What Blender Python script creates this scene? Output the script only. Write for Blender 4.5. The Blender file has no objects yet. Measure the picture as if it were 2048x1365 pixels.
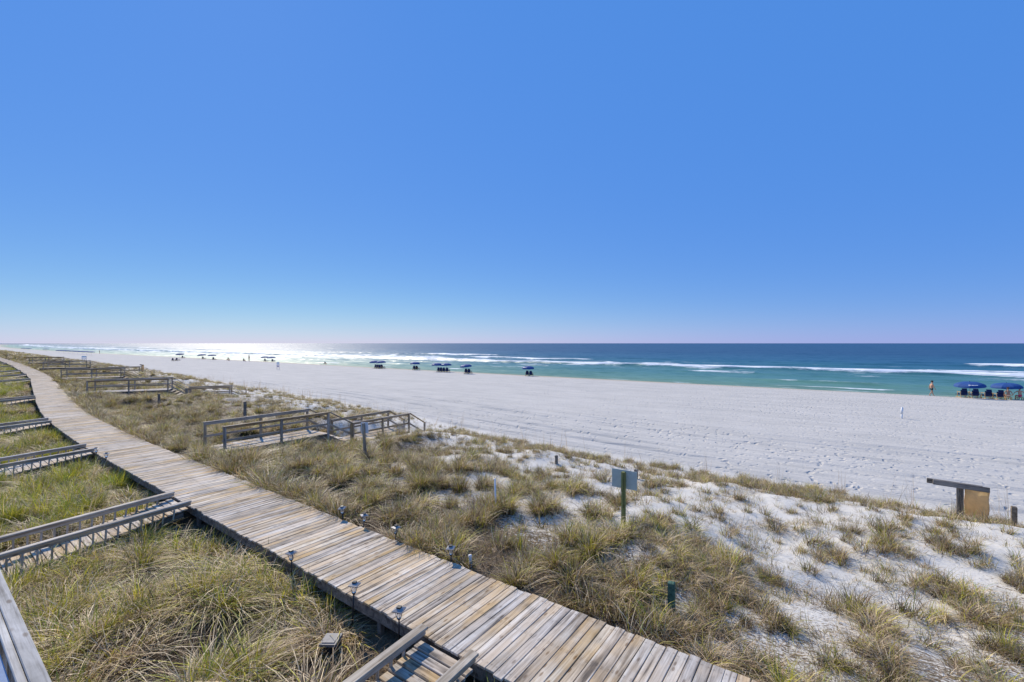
import bpy, bmesh, math, random
import numpy as np
from mathutils import Vector, Matrix, Quaternion

R = math.radians
random.seed(7)
rng = np.random.default_rng(11)
scene = bpy.context.scene
col = scene.collection

# ------------------------------------------------------------------ camera
CAM_Z = 6.1
YAW = R(34.4)                       # the lens points this far left of straight out to sea (+Y)
FPX, CX, HY = 900.0, 1024.0, 687.0  # focal length, centre and horizon, in pixels of the 2048 px photograph
cam_d = bpy.data.cameras.new('camera')
cam_d.sensor_width = 36.0
cam_d.lens = 36.0 * FPX / 2048.0
cam_d.shift_y = 4.5 / 2048.0
cam_d.clip_start = 0.05
cam_d.clip_end = 120000.0
cam = bpy.data.objects.new('camera', cam_d)
cam.location = (0, 0, CAM_Z)
cam.rotation_euler = (R(90), 0, YAW)
col.objects.link(cam)
scene.camera = cam

# ------------------------------------------------------------------ light
SUN_AZ, SUN_EL = R(66.5), R(40.0)   # azimuth measured from +Y towards -X
world = bpy.data.worlds.new('World')
scene.world = world
world.use_nodes = True
wn = world.node_tree.nodes
wl_ = world.node_tree.links
sky = wn.new('ShaderNodeTexSky')
sky.sky_type = 'NISHITA'
sky.sun_disc = False
sky.sun_elevation = SUN_EL
sky.sun_rotation = -SUN_AZ
sky.altitude = 0
sky.air_density = 1.0
sky.dust_density = 0.05
sky.ozone_density = 3.0
bg = wn['Background']
bg.inputs['Strength'].default_value = 0.11
# clear-day grade of the whole sky: deep blue overhead, pale only towards the sun and the horizon
sep = wn.new('ShaderNodeSeparateColor'); cmbw = wn.new('ShaderNodeCombineColor')
wl_.new(sky.outputs['Color'], sep.inputs[0])
for i, (a0, a1, pw) in enumerate(((0.62, 0.097, 1.6), (2.28, 0.0315, 2.0), (6.2, 0.16, 1.0))):
    pn = wn.new('ShaderNodeMath'); pn.operation = 'POWER'; pn.inputs[1].default_value = pw
    ma = wn.new('ShaderNodeMath'); ma.operation = 'MULTIPLY_ADD'; ma.inputs[1].default_value = a1; ma.inputs[2].default_value = a0
    mn = wn.new('ShaderNodeMath'); mn.operation = 'MINIMUM'; mn.inputs[1].default_value = 9.5
    wl_.new(sep.outputs[i], pn.inputs[0]); wl_.new(pn.outputs[0], ma.inputs[0]); wl_.new(ma.outputs[0], mn.inputs[0])
    wl_.new(mn.outputs[0], cmbw.inputs[i])
wl_.new(cmbw.outputs[0], bg.inputs['Color'])

sun_d = bpy.data.lights.new('sun', 'SUN')
sun_d.energy = 4.9
sun_d.angle = R(0.53)
sun_d.color = (1.0, 0.90, 0.75)
sun = bpy.data.objects.new('sun', sun_d)
sdir = Vector((-math.sin(SUN_AZ) * math.cos(SUN_EL), math.cos(SUN_AZ) * math.cos(SUN_EL), math.sin(SUN_EL)))
sun.rotation_euler = sdir.to_track_quat('Z', 'Y').to_euler()
sun.location = (0, 0, 60)
col.objects.link(sun)

vs = scene.view_settings
vs.view_transform = 'Standard'
vs.look = 'None'
vs.exposure = 0.0
vs.gamma = 1.0
vs.use_curve_mapping = False
scene.render.engine = 'CYCLES'

# ------------------------------------------------------------------ helpers
def tag(o, label=None, cat=None, group=None, kind=None):
    if label: o['label'] = label
    if cat: o['category'] = cat
    if group: o['group'] = group
    if kind: o['kind'] = kind
    return o

def empty(name, loc, label=None, cat=None, group=None, rz=0.0):
    o = bpy.data.objects.new(name, None)
    o.empty_display_size = 0.1
    o.location = loc
    o.rotation_euler = (0, 0, rz)
    col.objects.link(o)
    return tag(o, label, cat, group)

def link(name, me, mat=None, parent=None, loc=None, rot=None):
    if mat is not None and not me.materials:
        me.materials.append(mat)
    o = bpy.data.objects.new(name, me)
    col.objects.link(o)
    if parent is not None: o.parent = parent
    if loc is not None: o.location = loc
    if rot is not None: o.rotation_euler = rot
    return o

class MB:
    """collects boxes, bars, tubes and sheets; build() links them as one mesh object"""
    def __init__(s): s.v = []; s.f = []; s.smooth = []
    def add(s, vs_, fs, smooth=False):
        b = len(s.v)
        s.v += [tuple(p) for p in vs_]
        s.f += [tuple(b + i for i in f) for f in fs]
        s.smooth += [smooth] * len(fs)
    def box(s, c, d, rz=0.0, M=None):
        hx, hy, hz = d[0] / 2, d[1] / 2, d[2] / 2
        pts = [Vector((x, y, z)) for x in (-hx, hx) for y in (-hy, hy) for z in (-hz, hz)]
        m = M if M is not None else Matrix.Rotation(rz, 3, 'Z')
        pts = [m @ p + Vector(c) for p in pts]
        s.add(pts, [(0, 1, 3, 2), (4, 6, 7, 5), (0, 4, 5, 1), (2, 3, 7, 6), (0, 2, 6, 4), (1, 5, 7, 3)])
    def bar(s, p0, p1, w, h):
        p0, p1 = Vector(p0), Vector(p1)
        d = p1 - p0
        L = d.length
        y = d.normalized()
        x = y.cross(Vector((0, 0, 1)))
        if x.length < 1e-4: x = Vector((1, 0, 0))
        x.normalize()
        z = x.cross(y)
        s.box((p0 + p1) / 2, (w, L, h), M=Matrix((x, y, z)).transposed())
    def tube(s, pts, rad, n=8, caps=True):
        pts = [Vector(p) for p in pts]
        if not hasattr(rad, '__len__'): rad = [rad] * len(pts)
        vv = []
        for i, p in enumerate(pts):
            a = pts[max(i - 1, 0)]; b = pts[min(i + 1, len(pts) - 1)]
            t = (b - a).normalized()
            u = t.cross(Vector((0.13, 0.31, 1)))
            if u.length < 1e-3: u = t.cross(Vector((1, 0, 0)))
            u.normalize(); w = t.cross(u)
            for k in range(n):
                an = 2 * math.pi * k / n
                vv.append(p + (u * math.cos(an) + w * math.sin(an)) * rad[i])
        ff = []
        for i in range(len(pts) - 1):
            for k in range(n):
                k2 = (k + 1) % n
                ff.append((i * n + k, i * n + k2, (i + 1) * n + k2, (i + 1) * n + k))
        if caps:
            ff.append(tuple(range(n - 1, -1, -1)))
            ff.append(tuple((len(pts) - 1) * n + k for k in range(n)))
        s.add(vv, ff, True)
    def lathe(s, prof, n=12, c=(0, 0, 0)):
        vv = []
        for r, z in prof:
            for k in range(n):
                a = 2 * math.pi * k / n
                vv.append((c[0] + r * math.cos(a), c[1] + r * math.sin(a), c[2] + z))
        ff = []
        for i in range(len(prof) - 1):
            for k in range(n):
                k2 = (k + 1) % n
                ff.append((i * n + k, i * n + k2, (i + 1) * n + k2, (i + 1) * n + k))
        s.add(vv, ff, True)
    def mesh(s, name, mat):
        me = bpy.data.meshes.new(name)
        me.from_pydata(s.v, [], s.f)
        me.polygons.foreach_set('use_smooth', s.smooth)
        if mat: me.materials.append(mat)
        me.update()
        return me
    def build(s, name, mat, parent=None, loc=None, rot=None):
        return link(name, s.mesh(name, mat), None, parent, loc, rot)

_bar_cache = {}
def bar_mesh(w, L, h, mat, bev=0.006):
    key = (round(w, 3), round(L, 2), round(h, 3), mat.name)
    if key in _bar_cache: return _bar_cache[key]
    bm = bmesh.new()
    bmesh.ops.create_cube(bm, size=1.0)
    bmesh.ops.scale(bm, vec=(w, L, h), verts=bm.verts)
    bmesh.ops.bevel(bm, geom=list(bm.edges), offset=min(bev, w / 4, h / 4), segments=1, affect='EDGES')
    me = bpy.data.meshes.new('timber')
    bm.to_mesh(me); bm.free()
    me.materials.append(mat)
    _bar_cache[key] = me
    return me

def timber(name, p0, p1, w, h, mat, parent, roll=0.0):
    """one length of timber from p0 to p1 as its own object; its grain runs along local Y"""
    p0, p1 = Vector(p0), Vector(p1)
    d = p1 - p0
    y = d.normalized()
    x = y.cross(Vector((0, 0, 1)))
    if x.length < 1e-3: x = Vector((1, 0, 0))
    x.normalize()
    z = x.cross(y)
    M = Matrix((x, y, z)).transposed()
    if roll: M = M @ Matrix.Rotation(roll, 3, 'Y')
    o = link(name, bar_mesh(w, d.length, h, mat), None, parent)
    base = parent.location if parent is not None else Vector((0, 0, 0))
    o.location = (p0 + p1) / 2 - base
    o.rotation_euler = M.to_euler()
    return o

# value noise in numpy
def _h(ix, iy, seed):
    n = (ix.astype(np.int64) * 374761393 + iy.astype(np.int64) * 668265263 + seed * 1274126177) & 0x7fffffff
    n = ((n ^ (n >> 13)) * 1103515245 + 12345) & 0x7fffffff
    n = ((n ^ (n >> 16)) * 2246822519) & 0x7fffffff
    return (n & 0xffffff) / float(0xffffff)

def vnoise(x, y, seed=0):
    x = np.asarray(x, float); y = np.asarray(y, float)
    ix = np.floor(x); iy = np.floor(y)
    fx = x - ix; fy = y - iy
    fx = fx * fx * fx * (fx * (fx * 6 - 15) + 10); fy = fy * fy * fy * (fy * (fy * 6 - 15) + 10)
    a = _h(ix, iy, seed); b = _h(ix + 1, iy, seed); c = _h(ix, iy + 1, seed); d = _h(ix + 1, iy + 1, seed)
    return (a * (1 - fx) + b * fx) * (1 - fy) + (c * (1 - fx) + d * fx) * fy

def fbm(x, y, seed=0, octv=4):
    s = 0.0; a = 0.5; t = 0.0
    for o in range(octv):
        s = s + a * vnoise(np.asarray(x) * 2 ** o + 17.3 * o, np.asarray(y) * 2 ** o + 5.1 * o, seed + o)
        t += a; a *= 0.5
    return s / t

def sstep(a, b, x):
    t = np.clip((x - a) / (b - a), 0, 1)
    return t * t * (3 - 2 * t)

# ------------------------------------------------------------------ the lie of the land (metres; +Y out to sea, -X along the shore to the left)
_wx = [-3000, -600, -300, -184, -125, -88, -75, -55, -48, -42, -35, -25, -19, -13, -4, 5, 40]
_wy = [330, 62, 31, 22.0, 17.4, 13.8, 12.3, 9.45, 8.45, 7.6, 6.75, 6.05, 5.85, 5.65, 5.37, 5.2, 5.0]
_ex = [-3000, -600, -258, -120, -67, -39, -24, -12, 5, 60]
_ey = [350, 70, 45, 35, 29, 25.7, 23, 20.9, 20.3, 20.0]
_lx = [-3000, -2000, -1000, -615, -394, -230, -158, -92, -46, 11, 80, 600]
_ly = [400, 245, 128, 96, 86, 81.5, 79, 75.5, 74, 72.4, 71.5, 68]
def _sm(xs, ys):
    xs = np.array(xs, float); ys = np.array(ys, float)
    def f(x):
        x = np.asarray(x, float)
        k = 3.0
        return (np.interp(x - k, xs, ys) + np.interp(x, xs, ys) * 2 + np.interp(x + k, xs, ys)) / 4
    return f
walk_c = _sm(_wx, _wy)
dune_e = _sm(_ex, _ey)
shore = _sm(_lx, _ly)
WALK_Z = 2.0
WALK_W = 1.78
SEA_Z = -0.15

CARVE = [(-20.05, 8.1, 0.0, 0.3, 5.2, 1.42), (-20.05, 8.1, 0.0, 5.2, 12.0, .78), (-51.6, 11.4, .5, .3, 6.2, 1.45), (-51.6, 11.4, .5, 6.2, 13, .62), (-71.5, 13.5, .45, .3, 9, 1.5), (-97, 16.3, .45, .3, 7, 1.6), (-97, 16.3, .45, 7, 15, .9)]
def ground_z(X, Y):
    X = np.asarray(X, float); Y = np.asarray(Y, float)
    w = walk_c(X); e = dune_e(X) + 1.3 * (fbm(X * 0.20, Y * 0.0 + 3.3, 71, 3) - 0.5) * 2; L = shore(X)
    land = 1.50 + 0.22 * (fbm(X * 0.35, Y * 0.35, 5) - 0.5) * 2
    t = (Y - w - 0.95) / np.maximum(e - w - 0.95, 0.5)
    tc = np.clip(t, 0, 1)
    hum = (fbm(X * 0.22, Y * 0.26, 21, 4) - 0.5) * 2
    hum2 = (fbm(X * 0.8, Y * 0.8, 33, 3) - 0.5) * 2
    env = sstep(0.0, 0.18, t) * (1 - sstep(0.8, 1.05, t))
    dune = 1.78 - 0.62 * tc + (0.42 * hum + 0.13 * hum2) * env
    a = sstep(-0.95, 0.55, Y - w)
    z = land * (1 - a) + dune * a
    for sx, sy, an, f0, f1, zm in CARVE:
        dx, dy = X - sx, Y - sy
        f = dx * math.sin(an) + dy * math.cos(an); l = np.abs(dx * math.cos(an) - dy * math.sin(an))
        mk_ = (1 - sstep(1.1, 2.8, l)) * sstep(f0 - .8, f0 + .2, f) * (1 - sstep(f1, f1 + 1.5, f))
        z = z - mk_ * np.maximum(0, z - zm)
    bt = np.clip((Y - e) / np.maximum(L - 14 - e, 1), 0, 1)
    beach = 0.42 - 0.12 * bt
    d = Y - (L - 14)
    beach = beach + np.where(d > 0, -0.0023 * d * d, 0.0)
    beach = np.maximum(beach, -3.0)
    b = sstep(0.66, 1.12, t)
    z = z * (1 - b) + beach * b
    return z

def gz(x, y): return float(ground_z(np.array([x]), np.array([y]))[0])

def at(px, py, z):
    """the point at height z that the photograph shows at pixel (px, py)"""
    D = FPX * (CAM_Z - z) / (py - HY)
    l = (px - CX) / FPX * D
    return Vector((-math.sin(YAW) * D + math.cos(YAW) * l, math.cos(YAW) * D + math.sin(YAW) * l, z))

def on_ground(px, py):
    z = 0.3
    for _ in range(12):
        p = at(px, py, z); z = 0.5 * z + 0.5 * gz(p.x, p.y)
    p = at(px, py, z); p.z = gz(p.x, p.y)
    return p

# ------------------------------------------------------------------ materials
def new_mat(name):
    m = bpy.data.materials.new(name); m.use_nodes = True
    nt = m.node_tree
    return m, nt, nt.nodes['Principled BSDF']

def N(nt, t, **kw):
    n = nt.nodes.new(t)
    for k, v in kw.items(): setattr(n, k, v)
    return n

def ramp(nt, fac, stops):
    n = N(nt, 'ShaderNodeValToRGB')
    e = n.color_ramp.elements
    while len(e) < len(stops): e.new(0.5)
    for i, (p, c) in enumerate(stops):
        e[i].position = p
        e[i].color = (*c, 1) if len(c) == 3 else c
    nt.links.new(fac, n.inputs['Fac'])
    return n.outputs['Color']

def mixc(nt, fac, a, b, blend='MIX'):
    n = N(nt, 'ShaderNodeMix', data_type='RGBA', blend_type=blend)
    for sock, v in ((n.inputs['Factor'], fac), (n.inputs['A'], a), (n.inputs['B'], b)):
        if hasattr(v, 'is_linked') or isinstance(v, bpy.types.NodeSocket): nt.links.new(v, sock)
        elif isinstance(v, (int, float)): sock.default_value = v
        else: sock.default_value = (*v, 1)
    return n.outputs['Result']

def mth(nt, op, a, b=None, c=None):
    n = N(nt, 'ShaderNodeMath', operation=op)
    for i, v in enumerate((a, b, c)):
        if v is None: continue
        if isinstance(v, bpy.types.NodeSocket): nt.links.new(v, n.inputs[i])
        else: n.inputs[i].default_value = v
    return n.outputs[0]

def noise_tex(nt, vec, scale, detail=4, rough=0.55, dist=0.0):
    n = N(nt, 'ShaderNodeTexNoise')
    n.inputs['Scale'].default_value = scale
    n.inputs['Detail'].default_value = detail
    n.inputs['Roughness'].default_value = rough
    n.inputs['Distortion'].default_value = dist
    if vec is not None: nt.links.new(vec, n.inputs['Vector'])
    return n.outputs['Fac']

def mapping(nt, vec, scale=(1, 1, 1), loc=(0, 0, 0), rot=(0, 0, 0)):
    n = N(nt, 'ShaderNodeMapping')
    n.inputs['Scale'].default_value = scale
    n.inputs['Location'].default_value = loc
    n.inputs['Rotation'].default_value = rot
    nt.links.new(vec, n.inputs['Vector'])
    return n.outputs['Vector']

def wood(name, light, mid, dark, rough=0.85, warm=None, vary=0.35, screws=0.0):
    """weathered timber, grain along the piece's own Y axis, every piece a little different"""
    m, nt, p = new_mat(name)
    tc = N(nt, 'ShaderNodeTexCoord')
    oi = N(nt, 'ShaderNodeObjectInfo')
    off = N(nt, 'ShaderNodeVectorMath', operation='MULTIPLY_ADD')
    cmb = N(nt, 'ShaderNodeCombineXYZ')
    for i in range(3): nt.links.new(oi.outputs['Random'], cmb.inputs[i])
    nt.links.new(cmb.outputs[0], off.inputs[0])
    off.inputs[1].default_value = (37.0, 91.0, 53.0)
    nt.links.new(tc.outputs['Object'], off.inputs[2])
    v = off.outputs[0]
    grain = noise_tex(nt, mapping(nt, v, (46, 1.6, 46)), 1.0, 5, 0.62, 0.35)
    streak = noise_tex(nt, mapping(nt, v, (13, 0.75, 13)), 1.0, 3, 0.55, 0.6)
    patch = noise_tex(nt, mapping(nt, v, (2.2, 1.3, 2.2)), 1.0, 3, 0.6)
    c = ramp(nt, streak, [(0.33, dark), (0.47, mid), (0.64, light)])
    gp = N(nt, 'ShaderNodeNewGeometry')
    stain = ramp(nt, noise_tex(nt, gp.outputs['Position'], 1.1, 5, 0.65, 0.5), [(0.36, (0.58, 0.57, 0.56)), (0.56, (1, 1, 1))])
    c = mixc(nt, 0.75, c, stain, 'MULTIPLY')
    if warm:
        c = mixc(nt, mth(nt, 'MULTIPLY', ramp(nt, patch, [(0.42, (0, 0, 0)), (0.66, (1, 1, 1))]), 0.75), c, warm)
    g = ramp(nt, grain, [(0.28, (0.45, 0.43, 0.41)), (0.52, (1, 1, 1))])
    c = mixc(nt, 0.8, c, g, 'MULTIPLY')
    # knots
    vor = N(nt, 'ShaderNodeTexVoronoi')
    vor.inputs['Scale'].default_value = 1.0
    nt.links.new(mapping(nt, v, (9, 3.2, 9)), vor.inputs['Vector'])
    k = ramp(nt, vor.outputs['Distance'], [(0.10, (0.35, 0.25, 0.17)), (0.2, (1, 1, 1))])
    c = mixc(nt, 0.7, c, k, 'MULTIPLY')
    # screw heads at the three joists, and the stains around them
    sx_ = N(nt, 'ShaderNodeSeparateXYZ'); nt.links.new(tc.outputs['Object'], sx_.inputs[0])
    ax_ = mth(nt, 'SUBTRACT', mth(nt, 'ABSOLUTE', sx_.outputs['X']), 0.042)
    ay_ = mth(nt, 'SUBTRACT', mth(nt, 'ABSOLUTE', mth(nt, 'SUBTRACT', mth(nt, 'ABSOLUTE', sx_.outputs['Y']), 0.40)), 0.385)
    ds_ = mth(nt, 'SQRT', mth(nt, 'ADD', mth(nt, 'MULTIPLY', ax_, ax_), mth(nt, 'MULTIPLY', ay_, ay_)))
    c = mixc(nt, screws, c, ramp(nt, ds_, [(0.007, (0.12, 0.09, 0.07)), (0.012, (0.75, 0.7, 0.65)), (0.03, (1, 1, 1))]), 'MULTIPLY')
    # each piece weathers a little differently
    wn_ = N(nt, 'ShaderNodeTexWhiteNoise', noise_dimensions='1D')
    nt.links.new(mth(nt, 'MULTIPLY', oi.outputs['Random'], 317.0), wn_.inputs['W'])
    hs = N(nt, 'ShaderNodeHueSaturation')
    nt.links.new(mth(nt, 'MULTIPLY_ADD', wn_.outputs['Value'], vary * 2, 1.0 - vary), hs.inputs['Value'])
    nt.links.new(mth(nt, 'MULTIPLY_ADD', oi.outputs['Random'], 0.7, 0.6), hs.inputs['Saturation'])
    nt.links.new(c, hs.inputs['Color'])
    nt.links.new(hs.outputs[0], p.inputs['Base Color'])
    p.inputs['Roughness'].default_value = rough
    p.inputs['Specular IOR Level'].default_value = 0.25
    b = N(nt, 'ShaderNodeBump')
    b.inputs['Strength'].default_value = 0.5
    b.inputs['Distance'].default_value = 0.006
    nt.links.new(grain, b.inputs['Height'])
    nt.links.new(b.outputs[0], p.inputs['Normal'])
    return m

def plain(name, c, rough=0.6, metal=0.0, vary=0.12, scale=12.0, spec=0.4):
    m, nt, p = new_mat(name)
    tc = N(nt, 'ShaderNodeTexCoord')
    n = noise_tex(nt, tc.outputs['Object'], scale, 4, 0.6)
    lo = tuple(x * (1 - vary) for x in c); hi = tuple(min(1, x * (1 + vary)) for x in c)
    nt.links.new(ramp(nt, n, [(0.3, lo), (0.7, hi)]), p.inputs['Base Color'])
    p.inputs['Roughness'].default_value = rough
    p.inputs['Metallic'].default_value = metal
    p.inputs['Specular IOR Level'].default_value = spec
    return m

M_DECK = wood('weathered_deck_wood', (0.70, 0.63, 0.52), (0.50, 0.415, 0.315), (0.15, 0.122, 0.095), warm=(0.62, 0.45, 0.26), vary=0.15, screws=0.4)
M_RAIL = wood('weathered_rail_wood', (0.50, 0.43, 0.34), (0.38, 0.315, 0.24), (0.22, 0.175, 0.13), warm=(0.42, 0.31, 0.18), vary=0.12)
M_RAMP = wood('bleached_rail_wood', (0.62, 0.555, 0.46), (0.51, 0.445, 0.355), (0.33, 0.275, 0.21), vary=0.10)
M_OLD = wood('old_grey_wood', (0.30, 0.255, 0.205), (0.21, 0.175, 0.135), (0.11, 0.09, 0.07), vary=0.15)
M_PALE = wood('pale_painted_wood', (0.60, 0.585, 0.55), (0.50, 0.485, 0.45), (0.36, 0.345, 0.31), vary=0.08)
M_GREENPOST = wood('green_wood', (0.05, 0.19, 0.10), (0.035, 0.145, 0.075), (0.02, 0.085, 0.045), vary=0.05)  # timber in green tones
M_BLACK = plain('black_plastic', (0.018, 0.018, 0.02), 0.45)
M_GREYLID = plain('grey_plastic_lid', (0.17, 0.17, 0.175), 0.6)
M_SOLAR = plain('solar_cap', (0.30, 0.29, 0.28), 0.35, 0.4)
M_WHITE = plain('white_plastic', (0.78, 0.78, 0.77), 0.5, vary=0.05)
M_SIGN = plain('sign_back_metal', (0.50, 0.58, 0.53), 0.55, 0.2, vary=0.08)  # grey board with the green cast of the lens flare put into its colour
M_TAN = plain('tan_canvas', (0.86, 0.62, 0.30), 0.8, vary=0.14, scale=5)
M_NAVY = plain('navy_canvas', (0.010, 0.022, 0.085), 0.8, vary=0.2, scale=3)
M_BLUE = plain('blue_umbrella_canvas', (0.013, 0.068, 0.24), 0.75, vary=0.12, scale=2)
M_CHAIRWOOD = plain('varnished_chair_wood', (0.55, 0.36, 0.15), 0.5, vary=0.15)
M_SKIN = plain('skin', (0.52, 0.30, 0.19), 0.55, vary=0.06)
M_SKIN2 = plain('tanned_skin', (0.40, 0.22, 0.135), 0.55, vary=0.06)
M_HAIR = plain('dark_hair', (0.016, 0.011, 0.009), 0.55)
M_HAIR2 = plain('brown_hair', (0.10, 0.055, 0.03), 0.55)
M_TRUNKS = plain('dark_green_swim_trunks', (0.02, 0.06, 0.065), 0.8)
M_PINK = plain('pink_swimwear', (0.80, 0.03, 0.20), 0.7)
M_CREAM = plain('cream_swimwear', (0.66, 0.52, 0.43), 0.7)
M_SHIRT = plain('orange_shirt', (0.50, 0.23, 0.06), 0.8)
M_PALEBLUE = plain('pale_blue_board', (0.50, 0.64, 0.74), 0.6, vary=0.06)
M_BLUEMETAL = plain('pale_blue_metal', (0.30, 0.36, 0.46), 0.22, 0.5, vary=0.10, scale=30)

m, nt, p = new_mat('clear_lamp_glass')
p.inputs['Base Color'].default_value = (0.95, 0.97, 1, 1)
p.inputs['Roughness'].default_value = 0.05
p.inputs['Transmission Weight'].default_value = 0.85
p.inputs['IOR'].default_value = 1.3
M_GLASS = m

# sand: white quartz sand; plant litter and wet sand are carried as painted-on zones of the ground itself
m, nt, p = new_mat('white_sand')
tc = N(nt, 'ShaderNodeTexCoord'); OB = tc.outputs['Object']
at_l = N(nt, 'ShaderNodeAttribute', attribute_name='litter').outputs['Fac']
at_w = N(nt, 'ShaderNodeAttribute', attribute_name='wet').outputs['Fac']
at_b = N(nt, 'ShaderNodeAttribute', attribute_name='beach').outputs['Fac']
big = noise_tex(nt, OB, 0.35, 4, 0.6)
base = ramp(nt, big, [(0.3, (0.49, 0.47, 0.425)), (0.7, (0.57, 0.54, 0.485))])
streak = noise_tex(nt, mapping(nt, OB, (0.12, 1.6, 1)), 1.0, 5, 0.6)
base = mixc(nt, mth(nt, 'MULTIPLY', at_b, 0.35), base, ramp(nt, streak, [(0.35, (0.38, 0.365, 0.335)), (0.6, (0.57, 0.54, 0.49))]))
base = mixc(nt, mth(nt, 'MULTIPLY_ADD', at_b, -1.0, 1.0), base, mixc(nt, 1.0, base, (1.20, 1.19, 1.16), 'MULTIPLY'))
lit1 = noise_tex(nt, OB, 26.0, 5, 0.7)
lit2 = noise_tex(nt, mapping(nt, OB, (7, 19, 7), rot=(0, 0, 0.6)), 1.0, 4, 0.65, 1.0)
litm = mth(nt, 'MULTIPLY', lit1, lit2)
thr = mth(nt, 'MULTIPLY_ADD', at_l, -0.34, 0.43)
lf = N(nt, 'ShaderNodeMapRange'); lf.clamp = True
nt.links.new(mth(nt, 'SUBTRACT', litm, thr), lf.inputs['Value'])
lf.inputs['From Min'].default_value = 0.0; lf.inputs['From Max'].default_value = 0.07
litc = ramp(nt, lit1, [(0.3, (0.035, 0.025, 0.016)), (0.7, (0.24, 0.18, 0.115))])  # plant litter, its browns deepened to stand in for shade between clumps
c = mixc(nt, lf.outputs[0], base, litc)
c = mixc(nt, at_w, c, (0.46, 0.385, 0.29))
nt.links.new(c, p.inputs['Base Color'])
p.inputs['Roughness'].default_value = 0.95
p.inputs['Specular IOR Level'].default_value = 0.15
foot = N(nt, 'ShaderNodeTexVoronoi'); foot.inputs['Scale'].default_value = 2.6
dwarp = N(nt, 'ShaderNodeVectorMath', operation='MULTIPLY_ADD')
nz = N(nt, 'ShaderNodeTexNoise'); nz.inputs['Scale'].default_value = 1.7
nt.links.new(OB, nz.inputs['Vector'])
nt.links.new(nz.outputs['Color'], dwarp.inputs[0]); dwarp.inputs[1].default_value = (0.7, 0.7, 0.0); nt.links.new(OB, dwarp.inputs[2])
nt.links.new(dwarp.outputs[0], foot.inputs['Vector'])
fm = ramp(nt, foot.outputs['Distance'], [(0.08, (0, 0, 0)), (0.36, (1, 1, 1))])
rake = noise_tex(nt, mapping(nt, OB, (0.25, 5.5, 1)), 1.0, 4, 0.6)
fine = noise_tex(nt, OB, 9.0, 5, 0.6)
tread = ramp(nt, noise_tex(nt, mapping(nt, OB, (0.10, 0.22, 1)), 1.0, 3, 0.6), [(0.42, (.42, .42, .42)), (0.60, (1, 1, 1))])
rake2 = noise_tex(nt, mapping(nt, OB, (0.16, 14.0, 1)), 1.0, 3, 0.5)
hgt = mth(nt, 'ADD', mth(nt, 'MULTIPLY', mth(nt, 'MULTIPLY', mth(nt, 'MULTIPLY', fm, tread), 0.085), at_b),
          mth(nt, 'ADD', mth(nt, 'MULTIPLY', mth(nt, 'ADD', mth(nt, 'MULTIPLY', rake, 0.07), mth(nt, 'MULTIPLY', rake2, 0.035)), at_b), mth(nt, 'MULTIPLY', fine, 0.035)))
b = N(nt, 'ShaderNodeBump'); b.inputs['Strength'].default_value = 0.8; b.inputs['Distance'].default_value = 1.0
nt.links.new(hgt, b.inputs['Height']); nt.links.new(b.outputs[0], p.inputs['Normal'])
M_SAND = m

# sea: green over the shallow sand, blue where it deepens; foam where the swell breaks
m, nt, p = new_mat('sea_water')
tc = N(nt, 'ShaderNodeTexCoord'); OB = tc.outputs['Object']
dep = N(nt, 'ShaderNodeAttribute', attribute_name='offshore').outputs['Fac']
fo = N(nt, 'ShaderNodeAttribute', attribute_name='foam').outputs['Fac']
bar_n = noise_tex(nt, mapping(nt, OB, (0.012, 0.05, 1)), 1.0, 3, 0.5)
dd = mth(nt, 'ADD', dep, mth(nt, 'MULTIPLY_ADD', bar_n, 0.10, -0.05))
wc = ramp(nt, dd, [(0.0, (0.17, 0.25, 0.125)), (0.07, (0.105, 0.225, 0.145)), (0.16, (0.075, 0.20, 0.17)), (0.30, (0.038, 0.145, 0.168)), (0.55, (0.020, 0.095, 0.150)), (1.0, (0.012, 0.058, 0.112))])
fn = noise_tex(nt, mapping(nt, OB, (0.085, 0.13, 1)), 1.0, 9, 0.72, 0.6)
fd = mth(nt, 'SUBTRACT', mth(nt, 'ADD', fo, mth(nt, 'MULTIPLY', fn, 2.2)), 1.60)
fr = N(nt, 'ShaderNodeMapRange'); fr.clamp = True
nt.links.new(fd, fr.inputs['Value']); fr.inputs['From Min'].default_value = 0.0; fr.inputs['From Max'].default_value = 0.34
c = mixc(nt, fr.outputs[0], wc, (0.80, 0.83, 0.85))
nt.links.new(c, p.inputs['Base Color'])
nt.links.new(mth(nt, 'MULTIPLY_ADD', fr.outputs[0], 0.3, 0.40), p.inputs['Roughness'])
p.inputs['IOR'].default_value = 1.33
p.inputs['Specular IOR Level'].default_value = 0.6
def slope(vec_scale, k, det):
    n = N(nt, 'ShaderNodeTexNoise'); n.inputs['Scale'].default_value = 1.0; n.inputs['Detail'].default_value = det; n.inputs['Roughness'].default_value = 0.7
    nt.links.new(mapping(nt, OB, vec_scale), n.inputs['Vector'])
    q = N(nt, 'ShaderNodeVectorMath', operation='SUBTRACT'); nt.links.new(n.outputs['Color'], q.inputs[0]); q.inputs[1].default_value = (.5, .5, .5)
    r_ = N(nt, 'ShaderNodeVectorMath', operation='MULTIPLY'); nt.links.new(q.outputs[0], r_.inputs[0]); r_.inputs[1].default_value = (k, k, 0)
    return r_.outputs[0]
def vadd(a, b_):
    q = N(nt, 'ShaderNodeVectorMath', operation='ADD'); nt.links.new(a, q.inputs[0]); nt.links.new(b_, q.inputs[1]); return q.outputs[0]
geo = N(nt, 'ShaderNodeNewGeometry')
nn = vadd(vadd(geo.outputs['Normal'], slope((0.30, 0.75, 1), 1.0, 5)), slope((0.035, 0.10, 1), 0.55, 4))
nrm = N(nt, 'ShaderNodeVectorMath', operation='NORMALIZE'); nt.links.new(nn, nrm.inputs[0])
nt.links.new(nrm.outputs[0], p.inputs['Normal'])
M_SEA = m

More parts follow.
